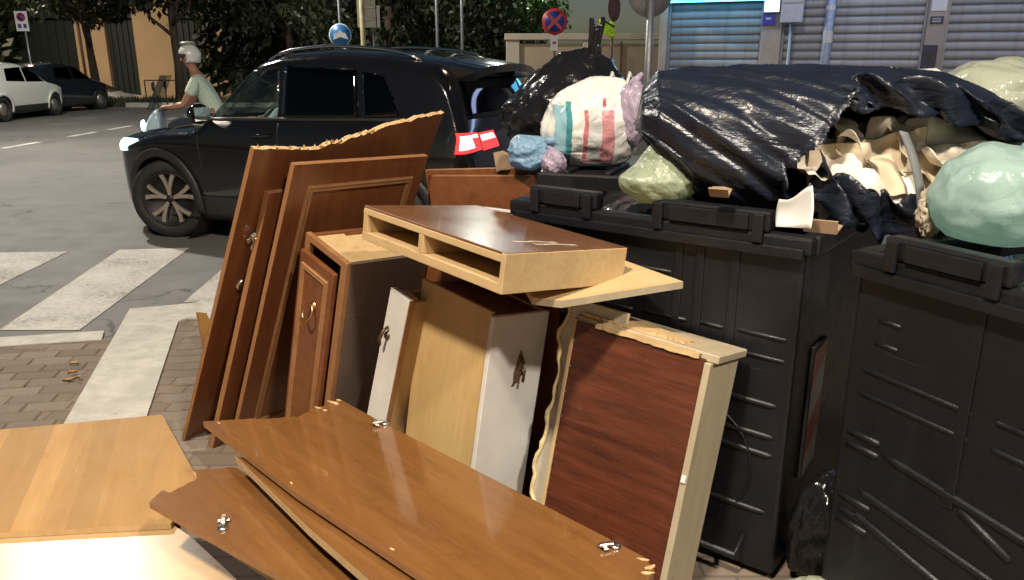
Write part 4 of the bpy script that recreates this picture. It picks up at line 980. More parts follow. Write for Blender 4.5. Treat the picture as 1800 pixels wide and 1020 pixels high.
obj('vent_panel', bm_mesh('vent_panel', bm), M['helmet_grey'], he, smooth=True)
# face: nose, eyes, mouth, ears
bm = bmesh.new(); tube_bm(bm, [(.128, 0, 1.675), (.150, 0, 1.645), (.135, 0, 1.635)], [.010, .015, .012], 8); obj('nose', bm_mesh('nose', bm), M['skin'], rd)
for sd in (1, -1):
    bm = bmesh.new(); bmesh.ops.create_uvsphere(bm, u_segments=10, v_segments=8, radius=.012, matrix=Matrix.Translation((.122, sd*.032, 1.68))); obj('eye', bm_mesh('eye', bm), M['trim'], rd)
    bm = bmesh.new(); bmesh.ops.create_uvsphere(bm, u_segments=10, v_segments=8, radius=1); 
    for v in bm.verts: v.co = Vector((v.co.x*.02, v.co.y*.01, v.co.z*.03)) + Vector((.03, sd*.088, 1.655))
    obj('ear', bm_mesh('ear', bm), M['skin'], rd)
box('mouth', .122, .131, -.022, .022, 1.598, 1.604, M['sign_maroon'], rd, bevel=0)

# driver of the black car (local frame of the car)
dr = empty('person', suv_m, 'driver in a light blue shirt inside the black car, hand near the face', 'person')
dx, dy = -1.90, .36
V = [(dx, dy, .68, (.15, .15))]; E_ = []
sp = chain(V, E_, 0, [(dx-.02, dy, .85, (.13, .15)), (dx-.02, dy, 1.02, (.12, .165)), (dx-.01, dy, 1.13, (.09, .13)), (dx+.01, dy, 1.205, .055), (dx+.03, dy, 1.27, .055), (dx+.06, dy, 1.34, .088), (dx+.055, dy, 1.42, .085)])
a = chain(V, E_, sp[2], [(dx+.02, dy+.19, 1.10, .06), (dx+.14, dy+.24, .96, .05), (dx+.26, dy+.16, .98, .042), (dx+.34, dy+.10, 1.02, .03)]); add_hand(V, E_, a[-1], (.8, -.2, .4), (.3, 0, -1))
a = chain(V, E_, sp[2], [(dx+.02, dy-.19, 1.10, .06), (dx+.16, dy-.22, .95, .05), (dx+.30, dy-.12, 1.0, .042), (dx+.36, dy-.08, 1.02, .03)]); add_hand(V, E_, a[-1], (.8, .2, .4), (.3, 0, -1))
for sd in (1, -1): chain(V, E_, 0, [(dx+.12, dy+sd*.11, .66, .09), (dx+.40, dy+sd*.13, .70, .075), (dx+.60, dy+sd*.12, .48, .05), (dx+.68, dy+sd*.12, .42, .04)])
skin_body('body', V, E_, M['skin'], dr)
V = [(dx, dy, .66, (.165, .165))]; E_ = []
sp = chain(V, E_, 0, [(dx-.02, dy, .85, (.145, .165)), (dx-.02, dy, 1.02, (.135, .18)), (dx-.01, dy, 1.13, (.10, .14)), (dx+.005, dy, 1.18, .07)])
for sd in (1, -1): chain(V, E_, sp[2], [(dx+.02, dy+sd*.19, 1.10, .075), (dx+.11, dy+sd*.235, .99, .068)])
skin_body('shirt', V, E_, plain('light_blue_cotton', (.40, .50, .58), .85, var=.1), dr)
bm = bmesh.new(); bmesh.ops.create_uvsphere(bm, u_segments=20, v_segments=14, radius=1)
for v in list(bm.verts):
    if v.co.z < -.1 and v.co.x > -.1 or v.co.z < -.6: bm.verts.remove(v)
for v in bm.verts: v.co = Vector((v.co.x*.105+dx+.045, v.co.y*.098+dy, v.co.z*.11+1.415))
obj('hair', bm_mesh('hair', bm), M['hair'], dr, smooth=True)
bm = bmesh.new(); tube_bm(bm, [(dx+.14, dy, 1.39), (dx+.165, dy, 1.36), (dx+.15, dy, 1.35)], [.010, .015, .012], 8); obj('nose', bm_mesh('nose', bm), M['skin'], dr)
for sd in (1, -1):
    bm = bmesh.new(); bmesh.ops.create_uvsphere(bm, u_segments=10, v_segments=8, radius=.011, matrix=Matrix.Translation((dx+.138, dy+sd*.032, 1.395))); obj('eye', bm_mesh('eye', bm), M['trim'], dr)

# ================================================================== waste bins
def rbox_me(name, x0, x1, y0, y1, z0, z1, r=.01, seg=2, taper=None):
    bm = bmesh.new(); add_box(bm, x0, x1, y0, y1, z0, z1); bev(bm, r, seg)
    if taper:
        for v in bm.verts: v.co = Vector(taper(v.co))
    return bm_mesh(name, bm)
def waste_bin(o, yaw, L, D, H, lab, seed, diag=True):
    """local x along the long face, y into the bin, face at y = 0"""
    t = empty('waste_bin', pose(o, yaw), lab, 'bin', 'black wheeled waste bins'); m = M['binplastic']; r = random.Random(seed)
    def face_y(z): return .0                                    # walls draw in towards the foot
    bm = bmesh.new(); th = .02
    for (z0, z1) in ((.035, H-.06),):
        def ring(z, k): 
            f = face_y(z)+k; return [bm.verts.new(p) for p in ((f, f, z), (L-f, f, z), (L-f, D-f, z), (f, D-f, z))]
        A, B, C, E2 = ring(z0, 0), ring(z1, 0), ring(z1, th), ring(z0+.03, th)
        for P, Q in ((A, B), (B, C), (C, E2)):
            for i in range(4): bm.faces.new((P[i], P[(i+1) % 4], Q[(i+1) % 4], Q[i]))
        bm.faces.new(A[::-1]); bm.faces.new(E2)
    bev(bm, .012, 2); obj('body', bm_mesh('body', bm), m, t, smooth=False)
    # rim: front, back, ends
    for nm, a in (('rim', (-.02, L+.02, -.022, .022, H-.065, H-.012)), ('rim', (-.02, L+.02, D-.022, D+.035, H-.075, H-.012)), ('rim', (-.03, .022, .023, D-.023, H-.074, H-.013)), ('rim', (L-.022, L+.03, .023, D-.023, H-.074, H-.013))):
        obj(nm, rbox_me(nm, *a, r=.012), m, t)
    obj('rim_lip', rbox_me('rim_lip', .0, L, -.032, -.0225, H-.075, H-.045, r=.004), m, t)
    # raised hinge blocks on the rim
    for a, b, hh in ((.07*L, .335*L, .042), (.53*L, .90*L, .046)):
        blk = obj('rim_block', rbox_me('rim_block', a, b, -.026, .022, H-.0115, H+hh, r=.008), m, t)
        obj('block_recess', rbox_me('block_recess', a+.06, b-.06, -.033, -.0265, H-.01, H+hh*.75, r=.003), m, blk)
        for xx in (a+.012, b-.045): obj('block_lug', rbox_me('block_lug', xx, xx+.03, -.040, -.0265, H-.04, H+hh*.85, r=.004), m, blk)
    # raised ridges of the moulded front wall
    def ridge(x0, z0, x1, z1, w=.012, h=.016, nm='ridge'):
        y0, y1 = face_y(z0), face_y(z1); tube(nm, [(x0, y0+w*.7, z0), (x0+(x1-x0)*.06, y0+w*.35, z0+(z1-z0)*.06), (x1-(x1-x0)*.06, y1+w*.35, z1-(z1-z0)*.06), (x1, y1+w*.7, z1)], [w*.5, w*1.15, w*1.15, w*.5], m, t, seg=12)
    for z in (.80, .735):
        for a, b in ((.03, .30), (.34, .47), (.50, .66), (.70, .78), (.82, .975)):
            ridge(a*L, z+.0, b*L, z-.004, .0065)
    for z in (.88, .94): ridge(.44*L, z, .60*L, z-.002, .006); ridge(.06*L, z, .12*L, z-.002, .006)
    # upright ribs
    for xx in (.28, .62, .69, .80):
        obj('rib', rbox_me('rib', xx*L-.014, xx*L+.014, -.005, .03, .55, H-.08, r=.004, taper=lambda c: (c.x, c.y+face_y(c.z), c.z)), m, t)
    # lower wall: diagonal reinforcing ridges and short bars
    if diag:
        for a, b in (((.10, .60), (.98, .50)), ((.06, .47), (.60, .40)), ((.60, .40), (.98, .34)), ((.06, .40), (.36, .33)), ((.55, .47), (.60, .405)), ((.30, .56), (.42, .50))):
            ridge(a[0]*L, a[1], b[0]*L, b[1], .0105, .02, 'brace')
        for z in (.62, .585, .43, .39, .36): ridge(.02*L, z, .11*L, z, .009, .02)
    else:
        for z, a, b in ((.60, .55, .97), (.50, .50, .97), (.44, .62, .97), (.25, .40, .97)): ridge(a*L, z, b*L, z-.012, .009, .02)
        bm = bmesh.new(); tube_bm(bm, [(L*.70+.20*math.cos(a), face_y(.36)-.003, .36+.20*math.sin(a)) for a in (2*PI*i/32 for i in range(33))], .0035, 6, False); obj('round_moulding', bm_mesh('round_moulding', bm), m, t)
        for a, b in (((.60, .58), (.66, .51)), ((.66, .51), (.74, .56))): ridge(a[0]*L, a[1], b[0]*L, b[1], .007, .012, 'brace')
    tube('pedal_bar', [(.12, .0, .16), (.12, -.06, .12), (L-.10, -.06, .10), (L-.10, .0, .14)], .012, m, t)
    # castors
    for xx in (.14, L-.14):
        for yy in (.16, D-.16):
            w = bpy.data.objects.new('castor', None); COL.objects.link(w); w.parent = t; w.location = (xx, yy, 0)
            lathe('castor_wheel', [(0, -.025), (.07, -.025), (.08, -.012), (.08, .012), (.07, .025), (0, .025)], M['asphalt_dark'], w, Matrix.Translation((.02, 0, .08)), 24, 'Y'); box('fork', -.02, .05, -.04, .04, .10, .145, M['lamp_grey'], w)
    return t
BL = ((.019, 2.655, 0), -37.0, .975, .92, 1.115); BR = ((.876, 1.911, 0), -63.0, 1.15, .95, 1.115)
bin_l = waste_bin(*BL, 'black plastic waste bin with furniture leaning on its front, topped by the torn sack', 3, False)
bin_r = waste_bin(*BR, 'black plastic waste bin with long diagonal ridges and the mint bag on its rim', 4, True)
# red and white reflective board on the end of the first bin
rf = empty('reflective_board', pose(BL[0], BL[1]), 'red and white striped reflective board on the bin end in the gap', 'board')
L0 = BL[2]
box('backing', L0+.001, L0+.012, .15, .28, .30, .74, M['trim'], rf, bevel=.002)
for k in range(4):
    z0 = .30+k*.12; m_ = M['red_refl'] if k % 2 == 1 else M['white_refl']
    pts = [(L0+.0135, .155, max(.305, min(.735, z0-.06))), (L0+.0135, .275, max(.305, min(.735, z0+.03))), (L0+.0135, .275, max(.305, min(.735, z0+.15))), (L0+.0135, .155, max(.305, min(.735, z0+.06)))]
    obj('stripe', mesh('stripe', pts, [(0, 1, 2, 3)]), m_, rf)
# half open lid of a bin behind, under the carrier bag
ld = empty('bin_lid', pose((.10, 2.98, 1.075), -20, 0, 0), 'black flat bin lid lying under the printed carrier bag', 'lid')
obj('panel', rbox_me('panel', 0, .52, 0, .40, .03, .065, r=.012), M['binplastic'], ld); obj('front_lip', rbox_me('front_lip', .0, .52, -.02, -.001, .01, .075, r=.008), M['binplastic'], ld)
for xx in (.10, .26, .42): obj('stiffener', rbox_me('stiffener', xx-.012, xx+.012, .03, .37, .0655, .08, r=.005), M['binplastic'], ld)

# ================================================================== furniture
def part_box(t, name, dims, mat, bevel=.0012): return box(name, *dims, mat, t, bevel=bevel)
def hinge(t, mtx, nm='hinge'):
    h = bpy.data.objects.new(nm, None); COL.objects.link(h); h.parent = t; h.matrix_local = mtx; h.empty_display_size = .02
    lathe('cup', [(0, .004), (.016, .004), (.0175, .0), (.0175, -.004)], M['steel'], h, None, 20)
    box('arm', -.008, .008, .008, .055, .004, .014, M['steel'], h, bevel=.002); box('plate', -.019, .019, .030, .044, .0005, .006, M['steel'], h, bevel=.001)
    tube('screw', [(.0, .042, .012), (.0, .042, .018)], .004, M['brass'], h, seg=10); tube('pin', [(-.012, .010, .010), (.012, .010, .010)], .003, M['steel'], h, seg=8)
# --- leaning panels A, B, C: local x = into the picture, z = up the panel, visible face y = 0
def leaning_panel(name, o, rt, w, t_, h, lab, top=None, face='mahogany', cat='panel', edge='walnut_edge'):
    t = empty(name, pose(o, *rt), lab, cat)
    poly = [(0, 0), (w, 0)] + (top if top else [(w, h)]) + [(0, h)]
    n = len(poly); mi = [1]*n
    if top:
        for i in range(2, n-1): mi[i] = 2
        mi[1] = 1
    o_ = prism('panel', poly, -t_, 0, [M[face], M[edge], M['chip']], t, Matrix.Rotation(PI/2, 4, 'X'), mi)
    return t
Aw, Ah = .92, 1.44
top = [(Aw, Ah+.075)] + jag((Aw, Ah+.075), (Aw*.62, Ah+.03), 16, .006, 1) + [(Aw*.6, Ah+.022)] + jag((Aw*.6, Ah+.022), (Aw*.30, Ah-.035), 14, .008, 2) + [(Aw*.27, Ah-.03)] + jag((Aw*.27, Ah-.03), (.02, Ah-.003), 10, .004, 3)
pA = leaning_panel('broken_panel', (-1.387, 3.002, .001), (54.4, 27.7, -.3), Aw, .02, Ah, 'large brown panel with a splintered torn top edge leaning at the pile end', top)
# splinters along the break
for k in range(60):
    x = rng.uniform(.02, Aw-.02); z = interp([(0, Ah), (.27*Aw, Ah-.03), (.6*Aw, Ah+.022), (Aw, Ah+.075)], x); L = rng.uniform(.004, .022)
    bm = bmesh.new(); v = [bm.verts.new(q) for q in ((x-.013, rng.uniform(0, .018), z-.014), (x+.013, .002, z-.014), (x, .019, z-.012), (x+rng.uniform(-.012, .012), rng.uniform(-.008, .02), z+L*.6))]
    for f in ((0, 1, 3), (1, 2, 3), (2, 0, 3), (0, 2, 1)): bm.faces.new([v[i] for i in f])
    obj('splinter', bm_mesh('splinter', bm), M['chip'], pA)
def on_panel(t, px, py):
    mw = t.matrix_basis.copy(); n = (mw.to_3x3() @ Vector((0, 1, 0))); return mw.inverted() @ on_plane(px, py, mw.translation, n)
for (px, py), a in (((450, 432), 30), ((425, 500), -70)):
    q = on_panel(pA, px, py); hinge(pA, Matrix.Translation((q.x, -.003, q.z)) @ Matrix.Rotation(PI/2, 4, 'X') @ Matrix.Rotation(R_(a), 4, 'Z') @ Matrix.Diagonal((1.5, 1.5, 1.5, 1)))
pB = leaning_panel('narrow_panel', (-1.245, 2.94, .001), (58, 22.5, 1), .5, .024, 1.20, 'narrow brown board standing between the torn panel and the framed door')
Cw, Ch = .656, 1.309
pC = leaning_panel('wardrobe_door', (-1.166, 2.949, .001), (51.0, 22.1, 2.9), Cw, .022, Ch, 'brown framed wardrobe door with a raised inner moulding', cat='door')
def moulding(t, x0, x1, z0, z1, w, d, mat, nm='moulding', y=0.0):
    """four mitred strips standing proud of the face y=0 towards -y"""
    C_ = [(x0, z0), (x1, z0), (x1, z1), (x0, z1)]; I = [(x0+w, z0+w), (x1-w, z0+w), (x1-w, z1-w), (x0+w, z1-w)]
    for k in range(4):
        a, b, c, e = C_[k], C_[(k+1) % 4], I[(k+1) % 4], I[k]; mid = lambda p, q, f: (p[0]+(q[0]-p[0])*f, p[1]+(q[1]-p[1])*f)
        rows = [(a, b, -.0), (mid(a, e, .2), mid(b, c, .2), d), (mid(a, e, .5), mid(b, c, .5), d*.75), (mid(a, e, .75), mid(b, c, .75), d), (e, c, 0.0)]
        vs = []
        for p, q, h in rows: vs += [(p[0], y-h, p[1]), (q[0], y-h, q[1])]
        me = mesh(nm, vs, [(2*i, 2*i+1, 2*i+3, 2*i+2) for i in range(4)]); bm = bmesh.new(); bm.from_mesh(me)
        for f in bm.faces:
            if f.normal.y > 0: f.normal_flip()
        bm.to_mesh(me); bm.free(); obj(nm, me, mat, t)
moulding(pC, .075, Cw-.055, .10, Ch-.085, .030, .010, M['walnut_edge'])
# small scrap behind the torn panel
o = at_z(357, 625, .03)
sc_ = prism('wood_scrap', [(0, 0), (.10, .0), (.07, .20), (.02, .22)], 0, .02, [M['beech'], M['walnut_edge']], None, pose((o.x-.02, o.y+.05, .03), 60, 78, 0)); tag(sc_, 'small orange wood scrap standing behind the torn panel', 'wood scrap')

# --- D: narrow cabinet with moulded door and ring handle
Dm = pose((-.914, 2.851, .07), -47.1, -3.1, 13.6); Dw, Dd, Dh = .279, .34, .93
tD = empty('bedside_cabinet', Dm, 'narrow brown cabinet with a moulded door and ring handle', 'cabinet')
part_box(tD, 'frame_stile', (0, .03, 0, .02, 0, Dh), M['walnut_edge']); part_box(tD, 'frame_stile', (Dw-.035, Dw, 0, .02, 0, Dh), M['walnut_edge']); part_box(tD, 'frame_rail', (.031, Dw-.036, 0, .02, Dh-.025, Dh), M['walnut_edge']); part_box(tD, 'frame_rail', (.031, Dw-.036, 0, .02, 0, .04), M['walnut_edge'])
part_box(tD, 'side_panel', (0, .018, .021, Dd, 0, Dh-.005), M['mahogany']); part_box(tD, 'side_panel', (Dw-.018, Dw, .021, Dd, 0, Dh-.004), M['smoke'])
part_box(tD, 'back_panel', (.019, Dw-.019, Dd-.012, Dd, 0, Dh-.01), M['pine']); part_box(tD, 'inner_top', (.019, Dw-.019, .021, Dd*.42, Dh-.030, Dh-.012), M['pine']); part_box(tD, 'inner_top', (.019, Dw-.019, Dd*.43, Dd-.013, Dh-.042, Dh-.022), M['pine']); part_box(tD, 'bottom', (.019, Dw-.019, .021, Dd-.013, 0, .02), M['pine'])
door = part_box(tD, 'door', (.012, Dw-.040, -.022, -.002, .02, Dh-.055), M['mahogany'], .003)
moulding(door, .035, Dw-.063, .06, Dh-.095, .022, .008, M['walnut_edge'], 'moulding', -.0222)
q = on_panel(tD, 562, 536)
hp = Matrix.Translation((q.x, -.024, q.z)); rh = bpy.data.objects.new('ring_handle', None); COL.objects.link(rh); rh.parent = tD; rh.matrix_local = hp
bm = bmesh.new(); tube_bm(bm, [(.026*math.cos(a), -.012-.010*(1-math.sin(a)), -.022+.028*math.sin(a)) for a in (2*PI*i/28 for i in range(29))], .0042, 8, False); obj('ring', bm_mesh('ring', bm), M['brass'], rh)
lathe('rosette', [(0, -.010), (.008, -.010), (.014, -.004), (.016, .0)], M['brass'], rh, None, 20, 'Y')

# --- E: open two-compartment shelf box on top of the pile
Em = pose((-.475, 2.427, 1.014), -49.4, -6.8, 2.2); Ew, Ed, Eh = .693, .458, .107; tk = .020
tE = empty('shelf_box', Em, 'flat pale wood box with two open compartments and a glossy brown top', 'shelf box')
part_box(tE, 'top_panel', (.001, Ew-.001, .001, Ed, Eh-.006, Eh+.001), M['mahogany_top'], .0008)
part_box(tE, 'top_frame', (0, Ew, 0, Ed-.001, Eh-.026, Eh-.0065), M['pine_x']); part_box(tE, 'bottom_panel', (0, Ew, 0, Ed, 0, .026), M['pine_x'])
for a, b in ((0, .026), (Ew*.445, Ew*.445+.026)): part_box(tE, 'divider' if a else 'end_panel', (a+.0005, b, .0005, Ed-.021, .0265, Eh-.0265), M['pine'])
part_box(tE, 'end_panel', (Ew-.016, Ew+.0015, -.0015, Ed+.0005, .001, Eh-.001), M['pine_x']); part_box(tE, 'back_panel', (.0005, Ew-.017, Ed-.02, Ed-.0015, .0265, Eh-.0265), M['red_wood'])
# two pale streaks laid over the top
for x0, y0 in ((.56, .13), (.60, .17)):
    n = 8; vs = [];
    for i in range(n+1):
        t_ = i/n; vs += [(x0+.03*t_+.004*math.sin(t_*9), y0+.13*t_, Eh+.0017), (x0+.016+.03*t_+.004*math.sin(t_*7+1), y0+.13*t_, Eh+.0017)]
    obj('pale_streak', mesh('pale_streak', vs, [(2*i, 2*i+1, 2*i+3, 2*i+2) for i in range(n)]), plain('pale_streak', (.42, .36, .30), .5, var=.3, vs=60), tE)

# --- F: pale board under the box
P0, P1, P2 = at_z(986, 529, .935), at_z(1201, 495, .9585), at_z(1098, 476, .938)
P3 = at_z(935, 523, .935)
f_n = (P1-P0).cross(P3-P0).normalized(); f_n = f_n if f_n.z > 0 else -f_n
fx = (P1-P0).normalized(); fy = f_n.cross(fx)
Fm = Matrix((( fx.x, fy.x, f_n.x, P0.x), (fx.y, fy.y, f_n.y, P0.y), (fx.z, fy.z, f_n.z, P0.z), (0, 0, 0, 1)))
loc2 = lambda p: tuple((Fm.inverted() @ p)[:2])
lp0, lp1, lp2, lp3 = loc2(P0), loc2(P1), loc2(P2), loc2(P3)
tF = prism('loose_board', [lp3, lp0, lp1, lp2, (lp3[0]+.02, lp2[1])], -.021, 0, [M['pine_x'], M['cream_wood']], None, Fm); tag(tF, 'pale raw board sticking out under the open shelf box', 'board')

# --- G: drawer stood on end, white front
Gm = pose((-.594, 2.571, .012), -48.4, -7.0, 11.9)
tG = empty('drawer', Gm, 'slim drawer stood on end with a white front and bronze handle', 'drawer')
part_box(tG, 'front', (0, .112, 0, .022, 0, .845), M['white_lam'], .002); part_box(tG, 'edge_strip', (.1125, .116, .001, .022, .0, .845), M['walnut_edge'])
part_box(tG, 'side', (.006, .018, .0225, .26, .02, .83), M['pine']); part_box(tG, 'side', (.095, .107, .0225, .26, .02, .835), M['pine'])
part_box(tG, 'end', (.0185, .0945, .0225, .05, .80, .842), M['pine']); part_box(tG, 'base', (.0185, .0945, .2, .206, .02, .8), M['red_wood'])
q = on_panel(tG, 681, 590)
hh = bpy.data.objects.new('handle', None); COL.objects.link(hh); hh.parent = tG; hh.matrix_local = Matrix.Translation((q.x, 0, q.z))
tube('drop', [(0, -.004, .035), (.002, -.022, .02), (0, -.03, -.01), (-.003, -.02, -.035)], [.004, .006, .007, .004], M['bronze'], hh, seg=10); lathe('rosette', [(0, -.01), (.010, -.008), (.015, 0)], M['bronze'], hh, None, 16, 'Y')

# --- H: drawer unit with plywood side and white front
Hm = pose((-.156, 2.190, .030), 39.4, 3.6, 6.9); Hw, Hd, Hh = .222, .395, .802
tH = empty('drawer_unit', Hm, 'upright drawer unit with a plywood side and torn white front', 'drawer unit')
part_box(tH, 'side_panel', (0, .014, .019, Hd, 0, Hh+.01), M['ply']); part_box(tH, 'side_panel', (Hw-.016, Hw, .019, Hd, 0, Hh-.002), M['pine']); part_box(tH, 'front', (-.004, Hw, 0, .018, 0, Hh), M['white_lam'], .002)
part_box(tH, 'back_panel', (.0145, Hw-.0165, Hd-.01, Hd, 0, Hh-.005), M['red_wood']); part_box(tH, 'top', (.0145, Hw-.0165, .019, Hd-.0105, Hh-.02, Hh-.003), M['red_wood'])
q = on_panel(tH, 910, 650)
pts = [(.020, .0), (.012, .030), (.016, .052), (.004, .075), (-.006, .05), (-.012, .02), (-.020, -.01), (-.016, -.045), (-.024, -.06), (-.008, -.055), (.004, -.03), (.018, -.012)]
bm = bmesh.new(); c = bm.verts.new((0, -.012, .0)); rg = [bm.verts.new((x*.8, -.0008, z*.9)) for x, z in pts]; md_ = [bm.verts.new((x*.5, -.010-.006*((k*7) % 3), z*.55)) for k, (x, z) in enumerate(pts)]
for i in range(len(pts)):
    j = (i+1) % len(pts); bm.faces.new((rg[i], rg[j], md_[j], md_[i])); bm.faces.new((md_[i], md_[j], c))
obj('torn_handle_patch', bm_mesh('torn_handle_patch', bm), M['hole'], tH, Matrix.Translation((q.x, 0, q.z)))
tube('handle_stub', [(0, 0, .02), (.004, -.024, .01), (0, -.026, -.03)], .005, M['bronze'], tH, Matrix.Translation((q.x, -.004, q.z)))

# --- I: cabinet with dark red face
Im = pose((.058, 2.140, .022), -38.3, -10.7, 3.0); Iw, Id, Ih = .431, .20, .815
tI = empty('upturned_cabinet', Im, 'upturned cabinet with a dark red veneer back and cream frame', 'cabinet')
part_box(tI, 'back_panel', (.012, Iw-.004, .004, .012, 0, Ih-.012), M['red_wood'], 0); part_box(tI, 'edge_strip', (0, .0115, 0, .02, 0, Ih-.005), M['pine'])
part_box(tI, 'side_panel', (Iw-.0035, Iw+.016, 0, Id, 0, Ih-.02), M['cream_wood'], .002); part_box(tI, 'side_panel', (-.004, .0115, .0205, Id, 0, Ih-.02), M['cream_wood'])
part_box(tI, 'top_rail', (0, Iw+.03, .013, Id+.015, Ih-.0195, Ih+.004), M['cream_wood'], .003)
bm = bmesh.new(); n = 22; vs = []
A_ = []
for i in range(n+1):
    x = .08+(Iw-.10)*i/n; z = Ih-.011; A_.append([bm.verts.new((x, -.003+rng.uniform(-.0015, .0015), z-.004+rng.uniform(-.002, .002))), bm.verts.new((x, -.002, z+.010+rng.uniform(-.0015, .0015))), bm.verts.new((x, .012, z+.010))])
for a, b in zip(A_, A_[1:]):
    for k in range(2): bm.faces.new((a[k], a[k+1], b[k+1], b[k]))
obj('torn_strip', bm_mesh('torn_strip', bm), M['pine_x'], tI)
poly = [(.02, .0), (Iw*.55, -.0), (Iw*.62, .02), (Iw*.8, .015), (Iw*.83, .06)] + jag((Iw*.83, .06), (.05, .14), 14, .007, 9) + [(.04, .13)]
prism('torn_top_board', poly, Ih+.0045, Ih+.014, [M['pine_x'], M['chip']], tI, Matrix.Translation((.0, .02, 0)))
box('white_chip', Iw+.001, Iw+.014, -.006, -.001, .455, .475, M['paper'], tI, bevel=0)
for k in range(9): box('staple', .013, .017, .001, .0035, .10+k*.08, .108+k*.08, M['steel'], tI, bevel=0)
for px, py in ((962, 850), (975, 800), (985, 750), (992, 690)): pass
# --- board with foam edge between H and I
wb_ = [(-.050+.036*noise.noise(Vector((z*5.5, 3.3, 0)))+.018*noise.noise(Vector((z*16, 8.3, 0)))+.006*noise.noise(Vector((z*45, 1.3, 0))), z) for z in [i*.86/40 for i in range(41)]]
fo = empty('foam_edged_board', Im @ Matrix.Translation((0, .03, 0)), 'grey cream board with a wavy foam edge beside the dark red cabinet', 'board')
prism('board', [(.16, 0), (.16, .86)] + [(x, z) for x, z in wb_[::-1]], -.016, 0, [M['grey_lam'], M['foam']], fo, Matrix.Rotation(PI/2, 4, 'X'))
bm = bmesh.new(); tube_bm(bm, [(x+.002, -.002, z) for x, z in wb_], [.006+.006*abs(noise.noise(Vector((i*.7, 2.2, 0)))) for i in range(41)], 8); obj('foam_strip', bm_mesh('foam_strip', bm), M['foam'], fo)
# --- brown panel behind the drawer unit carrying the shelf box
sp_ = box('back_board', 0, .60, 0, .02, 0, .915, M['mahogany'], None, pose((-.34, 2.79, .012), -37, 0, 1), bevel=.002); tag(sp_, 'brown board standing upright behind the drawer unit under the shelf box', 'board')
# --- J: two brown boards beside the bin end
for (ax, ay, az), (bx, by, bz), nm, lab in (((747, 299, 3.32), (948, 294, 3.15), 'brown_board', 'brown board with a pale top edge leaning behind the shelf box, farther one'),
                                        ((752, 309, 3.26), (960, 309, 3.08), 'brown_board', 'brown board with a pale top edge leaning on the bin end, nearer one')):
    a, b = at_y(ax, ay, az), at_y(bx, by, bz); d = (b-a); L = d.length; ang = math.degrees(math.atan2(d.y, d.x)); ty = -math.degrees(math.asin(d.z/L))
    mm = Matrix.Translation(a) @ rot3(ang, 3, ty)
    t = empty(nm, mm, lab, 'board', 'brown boards behind the shelf box'); part_box(t, 'panel', (0, L, 0, .019, -1.08, -.004), M['mahogany']); part_box(t, 'edge_band', (0, L, -.0005, .0195, -.0035, 0), M['walnut_edge'], 0)
wr_ = empty('white_rail', pose(at_y(846, 367, 2.99), -34, 0, 0), 'thin white rail poking out behind the shelf box', 'rail'); obj('rail', rbox_me('rail', 0, .17, 0, .02, -.012, .006, r=.003), M['white_lam'], wr_); box('groove', .005, .165, -.001, -.0002, -.006, -.002, M['trim'], wr_, bevel=0)

# --- lying boards K, L, M and the beech boards N, O (outline traced on the plane each one lies in)
def lying(name, pix, z, th, lab, face, broken=(), tilt=(0, 0), edge='walnut_edge', cat='board', ang=-46):
    """pix: outline in photo pixels of the upper face, lying at height z (+ tilt slopes)"""
    n = Vector((-tilt[0], -tilt[1], 1)).normalized(); o = Vector((-.5, 2.2, z)); P = [on_plane(px, py, o, n) for px, py in pix]
    xa_ = Vector((math.cos(R_(ang)), math.sin(R_(ang)), 0)); xa_ = (xa_-n*xa_.dot(n)).normalized(); ya = n.cross(xa_)
    mm = Matrix(((xa_.x, ya.x, n.x, P[0].x), (xa_.y, ya.y, n.y, P[0].y), (xa_.z, ya.z, n.z, P[0].z), (0, 0, 0, 1))); inv = mm.inverted()
    q = [tuple((inv @ p)[:2]) for p in P]; poly, mi = [], []
    for i in range(len(q)):
        a, b = q[i], q[(i+1) % len(q)]; poly.append(a); mi.append(1)
        if i in broken:
            L = math.hypot(b[0]-a[0], b[1]-a[1]); J = jag(a, b, max(3, int(L/.012)), .0045, i+len(q)); mi[-1] = 2
            for j in J: poly.append(j); mi.append(2)
    t = empty(name, mm, lab, cat); prism('panel', poly, -th, 0, [M[face], M[edge], M['chip']], t, None, mi); return t, inv, n, o
tK, invK, nK, oK = lying('glossy_board', [(357, 741), (430, 737), (524, 733), (560, 716), (598, 702), (667, 740), (958, 889), (1132, 979), (1150, 1005), (1020, 1175), (745, 1016), (520, 866)], .40, .02, 'large glossy brown board with a broken end lying over the pile', 'mahogany_gloss', broken=(1, 2, 3, 7))
for px, py, a in ((677, 746, 160), (1082, 962, 150)):
    q = invK @ on_plane(px, py, oK, nK); hinge(tK, Matrix.Translation((q.x, q.y, .004)) @ Matrix.Rotation(R_(a), 4, 'Z') @ Matrix.Diagonal((.8, .8, .9, 1)))
def chips(t, inv, o, n, pts, mat):
    for px, py, s in pts:
        q = inv @ on_plane(px, py, o, n); bm = bmesh.new(); bmesh.ops.create_icosphere(bm, subdivisions=1, radius=s)
        for v in bm.verts: v.co = Vector((v.co.x*rng.uniform(1.0, 2.4), v.co.y*rng.uniform(.25, .7), v.co.z*rng.uniform(.15, .4)))
        obj('splinter', bm_mesh('splinter', bm), mat, t, Matrix.Translation((q.x, q.y, s*.15)) @ Matrix.Rotation(rng.uniform(0, PI), 4, 'Z') @ Matrix.Rotation(rng.uniform(-.4, .4), 4, 'Y'))
chips(tK, invK, oK, nK, [(560, 718, .012), (585, 709, .016), (572, 722, .008), (596, 704, .008), (690, 966, .006), (1130, 984, .009), (1143, 998, .012), (1136, 1008, .010), (385, 744, .005), (512, 850, .005)], M['chip'])
